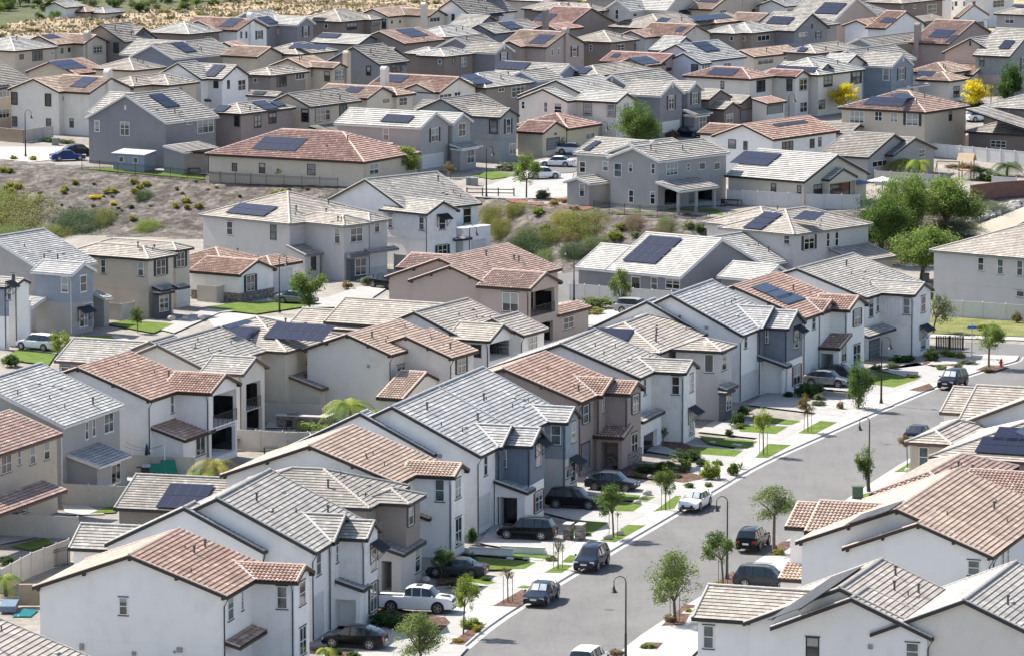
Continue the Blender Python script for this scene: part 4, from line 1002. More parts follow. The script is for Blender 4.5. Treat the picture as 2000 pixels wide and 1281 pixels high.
def drape(name, mat, xs, ys, cond=None, zo=0):
    vid = {}; v = []; f = []
    def V(i, j):
        if (i, j) not in vid: vid[(i, j)] = len(v); v.append((xs[i], ys[j], tz(xs[i], ys[j]) + zo))
        return vid[(i, j)]
    for i in range(len(xs) - 1):
        for j in range(len(ys) - 1):
            if cond and not cond((xs[i]+xs[i+1])/2, (ys[j]+ys[j+1])/2): continue
            f.append((V(i,j), V(i+1,j), V(i+1,j+1), V(i,j+1)))
    me = bpy.data.meshes.new(name); me.from_pydata(v, [], f); me.materials.append(mat)
    me.polygons.foreach_set('use_smooth', [True]*len(f)); o = bpy.data.objects.new(name, me); link(o); o['kind'] = 'structure'; return o
fx = [x * 2.0 for x in range(-75, 81)]
def rng(a, b, s): return [a + s*i for i in range(int((b-a)/s)+1)]
onbank = lambda x, y: interp(TOPL, x) - interp([(-70, 34), (-40, 26), (-20, 14), (-6, 14), (4, 26), (20, 22), (30, 12), (48, 13), (60, 26), (120, 30)], x) - 1 < y < interp(TOPL, x) + 1
fy = rng(500, 660, 2.0)
drape('bank_slope', G_gravel, fx, fy, onbank)
drape('ground', G_yard, fx, fy, lambda x, y: not onbank(x, y))
bx = rng(-400, -150, 50) + fx[1:-1] + rng(160, 400, 40)
drape('ground_near', G_yard, fx, rng(180, 500, 20))
drape('ground_back', G_yard, fx, rng(660, 850, 10))
bound = lambda x: interp([(-130,850),(-110,860),(-97,874),(-78,900),(-57,935),(-51,955),(-45,1000)], x)
drape('dry_hillside', G_dry, fx, rng(850, 1000, 3), lambda x, y: y < bound(x))
drape('far_fields', G_crop, fx, rng(850, 1000, 3), lambda x, y: y >= bound(x)); drape('far_fields', G_crop, fx[::4], rng(1000, 1300, 20))
m = MB(); m.quad((-2500,1300,-14), (2500,1300,-14), (2500,4500,-30), (-2500,4500,-30)); m.quad((-2500,-300,-.3), (-150,-300,-.3), (-150,1300,-.3), (-2500,1300,-.3)); m.quad((160,-300,-.3), (2500,-300,-.3), (2500,1300,-.3), (160,1300,-.3)); m.quad((-150,-300,-.2),(160,-300,-.2),(160,180,0),(-150,180,0))
o = m.build('distant_ground', G_yard); o['kind'] = 'structure'
def patch(name, mat, pts, z, lvl=0, kind='structure', thick=0, dense=False):
    """a sheet or slab outlined on the ground"""
    P = [at(x, y, z) if lvl == 0 else on_ground(x, y, z) for x, y in pts]
    m = MB(); n = len(P)
    top = [tuple(p) for p in P]
    m.add(top + ([(p[0], p[1], p[2]-thick) for p in top] if thick else []), [tuple(range(n))] + ([(i, (i+1)%n, (i+1)%n+n, i+n) for i in range(n)] if thick else []))
    o = m.build(name, mat); o['kind'] = kind; return o
# the street: carriageway, gutters, kerbs (0.13 m), pavements
LK = [(640,1480),(760,1392),(901,1281),(1000,1203),(1203,1079),(1406,960),(1500,906),(1650,838),(1825,762),(1905,733),(1960,716),(1992,707),(2000,697)]
RK = [(1000,1480),(1110,1372),(1224,1261),(1340,1182),(1500,1080),(1675,960),(1782,892),(1900,826),(2010,775),(2120,735)]
def strip(name, mat, pa, pb, za, zb=None, kind='structure'):
    m = MB(); zb = za if zb is None else zb
    for i in range(len(pa)-1): m.quad((*pa[i], za), (*pa[i+1], za), (*pb[i+1], zb), (*pb[i], zb))
    o = m.build(name, mat); o['kind'] = kind; return o
def smooth(pts, n=4):
    out = []
    for i in range(len(pts)-1):
        p0, p1, p2, p3 = pts[max(i-1,0)], pts[i], pts[i+1], pts[min(i+2, len(pts)-1)]
        for k in range(n):
            t = k/n; out.append(tuple(.5*((2*p1[j]) + (-p0[j]+p2[j])*t + (2*p0[j]-5*p1[j]+4*p2[j]-p3[j])*t*t + (-p0[j]+3*p1[j]-3*p2[j]+p3[j])*t**3) for j in (0, 1)))
    return out + [tuple(pts[-1])]
def offset(pts, d):
    out = []
    for i, p in enumerate(pts):
        a, b = pts[max(i-1,0)], pts[min(i+1, len(pts)-1)]; dx, dy = b[0]-a[0], b[1]-a[1]; L = math.hypot(dx, dy) or 1
        out.append((p[0] - dy/L*d, p[1] + dx/L*d))
    return out
lk = smooth([tuple(at(x, y)[:2]) for x, y in LK]); rk = smooth([tuple(at(x, y)[:2]) for x, y in RK])
m = MB(); ring = [(x, y, .012) for x, y in lk] + [tuple(at(2060,690,.012)), tuple(at(2140,720,.012))] + [(x, y, .012) for x, y in rk[::-1]]
m.add(ring, [tuple(range(len(ring)))]); o = m.build('street', G_asphalt); o['kind'] = 'structure'
def side(line, sg, nm):
    g0, g1, k1 = line, offset(line, sg*.5), offset(line, sg*.66)
    strip('gutter', G_kerb, g0, g1, .02, .008)
    strip('kerb_face', G_kerb, g1, offset(line, sg*.52), .008, .14)
    strip('kerb', G_kerb, offset(line, sg*.52), k1, .14)
    strip('pavement', G_conc, k1, offset(line, sg*5.4), .142, .15)
side(lk, 1, 'l'); side(rk, -1, 'r')
# front yards: paving under the driveways then planting and turf patches
front = [(560,1281),(745,1175),(935,1090),(960,1050),(1075,990),(1230,905),(1360,850),(1440,800),(1640,735),(1800,690),(1850,700)]
for px in [[(622,1281),(700,1210),(800,1240),(915,1262),(880,1300),(600,1330)], [(730,1190),(930,1205),(905,1240),(735,1225)], [(830,1120),(970,1150),(1010,1132),(850,1095)],
           [(935,1060),(1085,1085),(1125,1058),(965,1020)], [(1060,1000),(1205,1035),(1262,1002),(1080,968)], [(1130,965),(1300,985),(1345,957),(1170,930)],
           [(1262,880),(1425,905),(1470,880),(1285,860)], [(1360,842),(1525,860),(1575,832),(1400,818)], [(1460,790),(1640,812),(1700,780),(1500,765)], [(1560,755),(1730,770),(1790,745),(1640,725)], [(1690,715),(1820,748),(1870,728),(1760,700)],
           [(1700,725),(1870,705),(1900,700),(1880,690)]]:
    patch('driveway', G_drive, px, .156)
TURF = [[(1276,998),(1317,992),(1331,968),(1320,967)], [(1172,1055),(1201,1058),(1261,1025),(1226,1024)], [(1063,1117),(1096,1118),(1119,1103),(1093,1101)], [(1096,1097),(1118,1098),(1125,1084),(1113,1083)],
 [(1120,1014),(1189,1020),(1155,1041),(1138,1046),(1120,1046)], [(1195,961),(1280,970),(1263,979),(1205,975)], [(1215,981),(1255,985),(1236,998),(1190,997)], [(925,1068),(1075,1083),(1055,1093),(925,1082)], [(925,1088),(1047,1097),(1025,1110),(930,1112)],
 [(1365,850),(1480,861),(1460,876),(1383,865)], [(1348,870),(1452,879),(1435,891),(1350,885)], [(1475,893),(1500,866),(1545,868),(1500,893)], [(1558,845),(1590,847),(1635,824),(1602,821)], [(1470,810),(1565,822),(1545,829),(1470,822)],
 [(1440,828),(1540,832),(1515,847),(1445,842)], [(1710,725),(1797,739),(1745,756),(1690,748)], [(1746,921),(1783,920),(1783,899)], [(1662,973),(1698,974),(1699,960)], [(1009,1147),(1030,1148),(1036,1144),(1022,1142)], [(905,1133),(952,1141),(970,1137),(925,1124)],
 [(395,600),(500,613),(600,598),(590,588),(470,590)], [(205,632),(300,650),(340,632),(250,625)], [(0,700),(95,712),(110,690),(40,680)], [(150,672),(235,668),(215,655),(160,655)]]
for i, px in enumerate(TURF):
    patch('lawn', G_turf, px, .160, kind='stuff')
for px in [[(963,1182),(1010,1184),(1040,1160),(1020,1150)], [(876,1257),(906,1258),(951,1216),(925,1222)], [(1775,761),(1798,764),(1825,757),(1815,748)], [(1292,1221),(1336,1219),(1358,1180),(1336,1180)],
           [(1381,1149),(1424,1150),(1444,1120),(1431,1115)], [(1500,1084),(1520,1084),(1543,1068),(1543,1055),(1525,1058)], [(735,1180),(870,1205),(880,1215),(850,1242),(770,1228),(700,1205)], [(1195,905),(1290,905),(1385,932),(1335,942),(1200,925)], [(1248,1264),(1283,1267),(1295,1254),(1262,1253)],
           [(1905,722),(1945,724),(1972,715),(1930,712)], [(1300,850),(1375,880),(1365,895),(1290,868)], [(1810,700),(1890,700),(1880,715),(1800,712)], [(860,1125),(925,1118),(905,1138),(850,1140)], [(640,1281),(700,1281),(690,1268),(600,1262)]]:
    patch('planting_bed', G_mulch, px, .158)
for px in [[(1585,790),(1655,775),(1655,792),(1600,800)], [(1375,942),(1410,943),(1460,918),(1425,918)], [(1640,806),(1690,808),(1745,790),(1715,785)], [(1810,712),(1905,708),(1890,700),(1830,697)]]:
    patch('gravel_bed', G_rock, px, .1585)
for px in [[(1340,1192),(1352,1192),(1358,1187),(1346,1187)], [(1330,1197),(1357,1198),(1362,1193),(1336,1192)], [(1020,1090),(1058,1094),(1062,1091),(1024,1087)], [(1428,867),(1446,870),(1452,867),(1434,865)], [(1385,862),(1396,864),(1399,861),(1389,860)],
           [(940,1077),(952,1079),(956,1076),(945,1074)], [(964,1083),(977,1085),(981,1081),(968,1080)], [(988,1090),(1001,1092),(1005,1088),(992,1086)]]:
    patch('stepping_slab', G_conc, px, .19, thick=.05)
# joints across the pavement
jm = MB()
for k in range(6, len(lk)-4, 1):
    for fr in (0, .5):
        a = Vector((lk[k][0]*(1-fr)+lk[k+1][0]*fr, lk[k][1]*(1-fr)+lk[k+1][1]*fr)); o1 = offset(lk, .66); o2 = offset(lk, 5.4)
        p = Vector(o1[k])*(1-fr)+Vector(o1[k+1])*fr; q = Vector(o2[k])*(1-fr)+Vector(o2[k+1])*fr
        jm.bar((p.x, p.y, .148), (q.x, q.y, .156), .03, .006)
o = jm.build('pavement_joints', plain('joint_dark', (.3,.29,.27), .9, var=0)); o['kind'] = 'structure'
# manhole covers, worn patches and saw cuts on the carriageway
for (x, y) in [(1733,867),(1560,985),(1190,1190)]:
    p = at(x, y, .016); m = MB(); m.tube([(p.x,p.y,.012),(p.x,p.y,.02)], .38, 18); o = m.build('manhole_cover', plain('cast_iron', (.10,.095,.09), .7)); o['kind'] = 'structure'
crk = MB(); rr = random.Random(4)
for k in range(9):
    x = rr.uniform(1050,1800); p = at(x, 1281-(x-1000)*.62 + rr.uniform(-20,60), .017); a = Vector((p.x, p.y, .017)); d = Vector((rr.uniform(-1,1), rr.uniform(-1,1), 0)).normalized()
    for j in range(9): b = a + d*rr.uniform(.4,.9) + Vector((rr.uniform(-.3,.3), rr.uniform(-.3,.3), 0)); crk.bar(a, b, .035, .003); a = b
o = crk.build('crack_sealing', plain('bitumen', (.12,.118,.115), .7)); o['kind'] = 'structure'
# cross street top right, verge and scrub behind
patch('cross_street', G_asphalt, [(1885,668),(2100,676),(2150,760),(2010,772),(1985,705),(1975,697),(1930,690),(1880,694)], .016)
patch('pavement', G_conc, [(1815,652),(2100,662),(2100,668),(1815,658)], .1)
patch('verge', G_olive, [(1810,618),(2100,627),(2100,660),(1810,651)], .06, kind='stuff')
patch('back_street', G_asphalt, [(1085,535),(1135,530),(1122,585),(1090,590)], .02)
patch('pavement', G_conc, [(1080,590),(1260,612),(1230,630),(1060,640)], .05)
patch('left_street', G_conc, [(390,605),(600,625),(560,650),(420,640)], .05)
patch('left_drive', G_drive, [(60,670),(230,655),(260,665),(120,690),(60,695)], .155)
patch('left_drive', G_drive, [(300,640),(410,600),(520,585),(580,588),(640,580),(700,560),(760,560),(700,600),(560,600),(430,610),(340,650)], .15)
patch('patio', G_conc, [(530,800),(660,795),(640,835),(520,835)], .1); patch('patio', G_conc, [(240,905),(380,905),(360,955),(250,950)], .1)
patch('patio', G_conc, [(0,1035),(60,1030),(75,1048),(0,1062)], .1); patch('lawn', G_turf, [(20,1066),(85,1050),(105,1060),(60,1074)], .11, kind='stuff'); patch('patio', G_conc, [(120,985),(170,985),(205,1003),(130,1005)], .1)
patch('lawn', G_turf, [(175,1002),(225,1000),(235,985),(205,990)], .11, kind='stuff')
patch('pool_water', plain('pool_water', (.02,.22,.25), .05, var=.1), [(22,1203),(60,1203),(75,1190),(45,1188)], .1)
patch('upper_street', G_conc, [(0,288),(170,288),(172,306),(60,318),(0,312)], .06, 1); patch('upper_street', G_asphalt, [(860,352),(1120,338),(1150,322),(1060,318),(1000,328),(930,345)], .06, 1)
patch('upper_street', G_drive, [(900,385),(1000,345),(1120,340),(1110,388),(1000,390)], .08, 1)
patch('lawn', G_turf, [(920,345),(960,352),(1010,345),(960,334)], .10, 1, 'stuff'); patch('bark_bed', G_redbark, [(985,391),(1110,386),(1160,408),(1140,412),(1000,397)], .10, 1)
patch('lawn', G_turf, [(1200,420),(1420,427),(1400,410),(1250,408)], .10, 1, 'stuff'); patch('patio', G_conc, [(1290,408),(1430,402),(1440,392),(1300,392)], .12, 1)
patch('lawn', G_turf, [(170,332),(400,352),(390,340),(240,328)], .10, 1, 'stuff'); patch('sand_path', G_sand, [(1870,460),(2010,405),(2040,420),(1930,470)], .3, 1)
patch('patio', G_conc, [(300,335),(440,345),(440,325),(330,322)], .10, 1); patch('upper_drive', G_drive, [(1885,240),(1925,238),(1930,222),(1890,222)], .1, 1)
# ---------------- trees, shrubs, palms ----------------
LEAFC = {'olive': [(.075,.10,.04),(.12,.15,.06),(.17,.20,.085)], 'green': [(.04,.07,.02),(.075,.115,.03),(.115,.16,.045)], 'lime': [(.09,.125,.025),(.155,.195,.035),(.23,.26,.055)],
 'dark': [(.026,.045,.015),(.04,.075,.022),(.07,.11,.035)], 'yellow': [(.30,.24,.02),(.48,.38,.025),(.60,.50,.05)], 'red': [(.07,.05,.025),(.14,.085,.04),(.12,.13,.04)],
 'mesq': [(.07,.105,.028),(.115,.16,.045),(.17,.215,.065)], 'grey': [(.07,.085,.055),(.12,.135,.09),(.18,.19,.13)], 'scrub': [(.085,.095,.02),(.15,.155,.03),(.21,.205,.045)], 'gold': [(.12,.115,.03),(.22,.205,.05),(.33,.30,.085)],
 'brown': [(.09,.07,.045),(.16,.12,.075),(.22,.17,.11)], 'palm': [(.09,.15,.02),(.16,.22,.03),(.30,.30,.05)], 'cactus': [(.07,.09,.035),(.12,.14,.055),(.22,.21,.09)]}
def leafmats(k):
    out = []
    for i, c in enumerate(LEAFC[k]):
        nm = 'leaf_%s_%s' % (k, 'abc'[i])
        if nm not in MATS:
            c = tuple(min(.8, q*1.25) for q in c); m = bpy.data.materials.new(nm); t, p = nodes(m); p.inputs['Base Color'].default_value = (*c, 1); p.inputs['Roughness'].default_value = .6
            p.inputs['Specular IOR Level'].default_value = .25
            tr = N(t, 'ShaderNodeBsdfTranslucent'); tr.inputs[0].default_value = (c[0]*1.5, c[1]*1.6, c[2], 1)
            mx = N(t, 'ShaderNodeMixShader'); mx.inputs[0].default_value = .45; t.links.new(p.outputs[0], mx.inputs[1]); t.links.new(tr.outputs[0], mx.inputs[2])
            t.links.new(mx.outputs[0], t.nodes['Material Output'].inputs[0]); MATS[nm] = m
        out.append(MATS[nm])
    return out
M_bark = plain('bark', (.14,.11,.085), .9, var=.3, scale=4, bump=.4)
PROTO = {}
def crown_mesh(key, col, shape, clumps, per, leaf, seed):
    """unit crown: leaf-sized faces gathered in clumps through the volume, with gaps between"""
    k = (key, col)
    if k in PROTO: return PROTO[k]
    r = random.Random(seed); v = []; f = []; mi = []
    lobes = []
    for _ in range(7):
        d = Vector((r.gauss(0,1), r.gauss(0,1), r.gauss(0,.8))).normalized()*r.uniform(.35,.68); lobes.append((d, r.uniform(.28,.46)))
    for c in range(clumps):
        while True:
            p = Vector((r.uniform(-1,1), r.uniform(-1,1), r.uniform(-1,1)))
            if .25 < p.length < 1: break
        p = p.normalized() * (r.uniform(.42, .92))
        if shape in ('round', 'dome', 'vase') and key != 'mat' and c % 5:
            L_ = lobes[c % 7]; p = L_[0] + p*L_[1]
        if shape == 'cone': w_ = 1.0 - .42*(p.z+1); p.x *= w_; p.y *= w_
        elif shape == 'vase': w_ = .45 + .3*(p.z+1); p.x *= w_; p.y *= w_
        elif shape == 'dome': p.z = abs(p.z)*1.1 - .35; p.z = max(p.z, -.5)
        cr = r.uniform(.16, .32) * (1 if shape != 'mat' else .8); tone = r.random()
        for q in range(per):
            while True:
                d = Vector((r.gauss(0,.5), r.gauss(0,.5), r.gauss(0,.42)))
                if d.length < 1.25: break
            c0 = p + d*cr; s = leaf*r.uniform(.6, 1.35)
            a = Vector((r.gauss(0,1), r.gauss(0,1), r.gauss(0,.7))).normalized(); b = a.cross(Vector((r.gauss(0,1), r.gauss(0,1), r.gauss(0,1)))).normalized()
            n = len(v); v += [c0 - a*s, c0 - b*s*.55, c0 + a*s, c0 + b*s*.55]; f.append((n, n+1, n+2, n+3))
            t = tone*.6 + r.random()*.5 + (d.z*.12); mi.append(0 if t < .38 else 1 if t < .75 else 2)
    me = bpy.data.meshes.new('crown'); me.from_pydata([tuple(x) for x in v], [], f)
    for m in leafmats(col): me.materials.append(m)
    me.polygons.foreach_set('material_index', mi); PROTO[k] = me; return me
def crown(parent, key, col, shape, rx, ry, rz, z, clumps=60, per=42, leaf=.06, seed=1, name='crown', off=(0,0)):
    me = crown_mesh(key, col, shape, clumps, per, leaf, seed)
    o = bpy.data.objects.new(name, me); o.scale = (rx, ry, rz); o.location = (off[0], off[1], z); o.rotation_euler = (0, 0, random.uniform(0, 6.28)); return link(o, parent)
def place(bx, by, lvl):
    p = on_ground(bx, by, 0)
    if p.z < .4: return at(bx, by, .15)
    return p
def tree(label, bx, by, cx, cy, rx, ry, col='olive', lvl=0, shape='round', dens=1.0, stakes=False, cat='tree', group=None, seed=None, leaf=.045, bare=False):
    P = place(bx, by, lvl); s = F/depth(P); h = (by-cy)/s*1.01; R_ = rx/s; RZ = ry/s; sd = seed or (int(cx*7+cy) % 5 + 1)
    dx = (cx-bx)/s
    t = empty('tree', P); tag(t, label, cat, group)
    m = MB(); rnd = random.Random(int(cx+cy)); tr = max(.05, min(.28, R_*.06))
    top = Vector((dx, 0, h)); fork = Vector((dx*.3, 0, max(.4, h - RZ*.75)))
    m.tube([(0,0,-.1), (dx*.1, .02, fork.z*.5), fork], [tr*1.15, tr, tr*.85], 7)
    for k in range(9 if bare else 6):
        a = 6.28*k/(9 if bare else 6) + rnd.random(); q = rnd.uniform(.45, .85)
        e = Vector((top.x + math.cos(a)*R_*q, math.sin(a)*R_*q, h + RZ*rnd.uniform(-.1, .75))); mid = fork.lerp(e, .5) + Vector((0,0,.1*RZ))
        m.tube([fork, mid, e], [tr*.6, tr*.35, tr*.12], 5)
        if bare:
            for j in range(4): e2 = mid + Vector((rnd.uniform(-1,1)*R_*.6, rnd.uniform(-1,1)*R_*.6, rnd.uniform(.2,1)*RZ*.8)); m.tube([mid, e2], [tr*.2, tr*.06], 4)
    m.build('trunk', M_bark, t, smooth=True)
    key = '%s%d%d' % (shape, sd, round(dens*10)) + ('b' if R_ > 3 else '')
    big = R_ > 3
    crown(t, key, col, shape, R_*1.14, R_*1.14, RZ*1.14, h, clumps=int((120 if big else 75)*dens), per=int(80 if big else 62), leaf=.027 if big else leaf, seed=sd*31+len(key), off=(dx, 0))
    if stakes:
        for a in (-.35, .35): q = MB(); q.tube([(a,.1,-.1), (a,.1,2.0)], .03, 6); q.build('stake', plain('stake_wood', (.25,.17,.11), .8), t)
    return t
def shrub(label, x, y, rx, ry, col='scrub', lvl=0, cat='shrub', group=None, dens=1.0, name='shrub', leaf=.075):
    """x, y: centre in the photo; sits on the ground"""
    P = place(x, y + ry*.75, lvl); s = F/depth(P); a, b = rx/s, ry/s
    t = empty(name, P); tag(t, label, cat, group); sd = int(x) % 3 + 1
    m = MB(); 
    for k in range(4): m.tube([(0,0,-.1), (math.cos(k*1.6)*a*.4, math.sin(k*1.6)*a*.4, b*.8)], [.03,.012], 5)
    m.build('stem', M_bark, t)
    crown(t, 'sh%d' % sd, col, 'dome', a*1.05, min(a*1.05, 3.5), b*1.15, b*.62, clumps=int(60*dens), per=44, leaf=leaf, seed=sd*17, name='foliage'); return t
def palm(label, bx, by, cx, cy, r, col='palm', lvl=0, n=22):
    P = place(bx, by, lvl); s = F/depth(P); h = max(.3, (by-cy)/s); L = r/s*1.6
    t = empty('palm', P); tag(t, label, 'palm', 'palms'); dx = (cx-bx)/s
    m = MB(); m.tube([(0,0,-.1), (dx*.4,0,h*.5), (dx,0,h)], [.2,.15,.12], 8); m.build('trunk', M_bark, t)
    m = MB(); rnd = random.Random(int(cx)); ms = leafmats(col)
    for k in range(n):
        a = 6.283*k/n*2.4 + rnd.uniform(-.2,.2); up = rnd.uniform(.15, 1.1); pts = []
        for q in range(7): f_ = q/6; pts.append(Vector((dx + math.cos(a)*L*f_*math.cos(up*.5), math.sin(a)*L*f_*math.cos(up*.5), h + L*(math.sin(up)*f_ - .95*f_*f_))))
        m.cur = k % 3
        for p, q in zip(pts, pts[1:]):
            d = (q-p).normalized(); sd_ = d.cross(Vector((0,0,1))).normalized()
            for j in range(3):
                c = p.lerp(q, j/3)
                for sg in (-1, 1):
                    e = c + sd_*sg*L*.2 + d*L*.1 - Vector((0,0,L*.07)); m.add([c, c + d*L*.035, e + d*.02, e], [(0,1,2,3)])
    m.build('fronds', ms, t); return t
def spiky(label, x, y, r, col='cactus', lvl=0, cat='plant', name='agave', n=26, group=None):
    P = place(x, y, lvl); s = F/depth(P); L = r/s; t = empty(name, P); tag(t, label, cat, group); m = MB(); rnd = random.Random(int(x*3+y))
    for k in range(n):
        a = rnd.uniform(0, 6.28); el = rnd.uniform(.35, 1.4); d = Vector((math.cos(a)*math.cos(el), math.sin(a)*math.cos(el), math.sin(el))); sd_ = d.cross(Vector((0,0,1))).normalized()*L*.09
        b = Vector((0,0,0)) + d*L*.08; mid = d*L*.5; m.cur = k % 3; m.add([b-sd_*.5, b+sd_*.5, mid+sd_, d*L - Vector((0,0,L*.08)), mid-sd_], [(0,1,2,3,4)])
    m.build('leaves', leafmats(col), t); return t
ST = 'street trees along the pavement'
tree('small green street tree between two pale boulders', 1198,1049,1192,980,31,33,'green',stakes=True,group=ST)
tree('leafless staked sapling beside the dark SUV', 1090,1110,1090,1060,15,26,'grey',dens=.12,stakes=True,bare=True,group=ST)
tree('slim green tree in turf square left of white sedan', 1300,995,1300,938,22,26,'green',stakes=True,group=ST)
tree('large round olive tree leaning on stakes, right kerb near bottom', 1318,1213,1313,1133,53,54,'olive',stakes=True,leaf=.034,dens=1.5,group=ST)
tree('open leafed tree in front of tall lamp at right kerb', 1412,1142,1402,1070,33,32,'green',stakes=True,group=ST)
tree('wide olive tree behind dark SUV near clay roof', 1511,1078,1515,982,52,34,'olive',leaf=.034,dens=1.3,group=ST)
tree('vase shaped green tree below lamp post at right kerb', 1694,957,1690,900,25,34,'green',shape='vase',group=ST)
tree('tall narrow tree at kerb left of the lamp by the turf lawn', 1677,797,1680,748,27,46,'green',group=ST,dens=1.2)
tree('reddish small tree in turf square, three stakes', 1578,843,1574,790,18,20,'red',stakes=True,group=ST)
tree('thin lime green street tree with long trunk, middle of the pavement', 1491,887,1488,822,21,26,'lime',stakes=True,group=ST,dens=.8)
tree('round green tree beside the fire hydrant', 1931,717,1933,657,33,24,'mesq',group=ST)
tree('rusty leafed small tree beside the blue car', 1772,912,1768,862,17,12,'red',group=ST,dens=.8)
tree('lime green young tree above yellow shrubs at lower kerb', 905,1238,912,1160,27,34,'lime',group=ST)
tree('dense green young tree beside the grey sedan', 862,1127,863,1087,23,21,'green',group=ST)
tree('bare brownish sapling in mulch square behind the blue coupe', 992,1175,990,1118,14,18,'red',dens=.3,stakes=True,bare=True,group=ST)
tree('big soft olive tree at the bottom edge of the pavement', 822,1300,820,1242,53,46,'olive',dens=1.6,leaf=.032)
tree('spindly dark tree against white wall between awning and porch', 1295,872,1297,842,8,12,'dark',dens=.5)
tree('green tree in front of the white garage at centre left', 605,603,600,560,34,38,'green',dens=1.2)
tree('small tree by the beige fence at left', 269,648,268,616,16,16,'green')
tree('lime tree beside the white SUV at left', 112,700,118,665,22,24,'lime')
tree('tall thin tree against white vinyl fence, centre right', 1214,602,1211,562,22,34,'olive',dens=1.1)
tree('tall leafy tree beside patio umbrellas, right slope', 1752,480,1760,405,48,70,'mesq',dens=2.4)
tree('dark green tree mass left of the tall leafy tree', 1722,515,1722,438,56,66,'green',dens=2.2)
tree('broad feathery green tree below the red brick wall', 1850,462,1846,392,74,56,'mesq',dens=2.8,shape='dome')
tree('bright green rounded tree left of the right edge house', 1800,548,1808,484,74,56,'mesq',dens=2.8,shape='dome')
tree('pale sparse tree at the corner of the white end house', 1823,648,1838,600,30,32,'grey',dens=.8)
tree('conical green tree in front of the grey batten house', 1240,300,1241,246,44,46,'green',lvl=1,dens=1.9)
tree('dark conical tree at the upper right beside yellow tree', 1968,205,1968,162,30,36,'dark',lvl=1,dens=1.9)
tree('bright yellow flowering tree in front of cream twin gable house', 1648,225,1648,188,33,22,'yellow',lvl=1,dens=1.3)
tree('bright yellow flowering tree beside dark conical tree', 1905,212,1906,180,31,24,'yellow',lvl=1,dens=1.3)
tree('lime yellow tree beside the pale grey garage', 790,350,790,314,32,24,'lime',lvl=1,dens=1.4)
tree('loose green tree on red bark beside upper cul de sac', 1028,388,1030,334,27,30,'mesq',lvl=1)
tree('tiny green tree by the red roofed house wall, left', 465,356,467,338,9,9,'lime',lvl=1)
tree('tiny green tree by the red roofed house wall, right', 547,358,546,336,11,12,'lime',lvl=1)
tree('russet tree in front of the small yellow house', 1086,300,1086,282,22,14,'red',lvl=1)
tree('brown leafed small tree by the upper driveway', 880,350,879,330,12,14,'brown',lvl=1,dens=.6)
tree('small bright green tree below the white chimneyed house', 826,212,826,195,14,10,'lime',lvl=1)
tree('dark bush like tree by the bright white garage', 1868,58,1868,46,11,10,'dark',lvl=1)
tree('small green tree in front of the white clay house', 1606,312,1606,298,16,10,'lime',lvl=1)
palm('yellow green queen palm behind the toy swing yard', 425,948,420,905,38,'gold'); palm('lower feather palm beside the queen palm', 385,958,392,932,34,'palm')
palm('tall arching palm behind the outdoor kitchen', 690,850,682,790,40,'palm'); palm('short palm right of the outdoor kitchen', 720,840,722,808,30,'palm'); palm('young palm against bottom white house driveway', 640,1285,638,1268,16,'palm')
palm('left of three tall palms on the upper terrace', 1748,352,1750,318,20,'gold',1); palm('middle of three tall palms on the upper terrace', 1772,352,1772,316,20,'palm',1); palm('right of three tall palms on the upper terrace', 1794,357,1796,318,20,'palm',1)
palm('drooping palm beside the wooden playset', 1915,352,1915,335,24,'dark',1); palm('drooping palm by the right edge above brick wall', 1966,345,1968,325,26,'dark',1); palm('palm frond clump by the left edge pool', 12,1160,8,1130,26,'palm')
SH = 'garden shrubs'
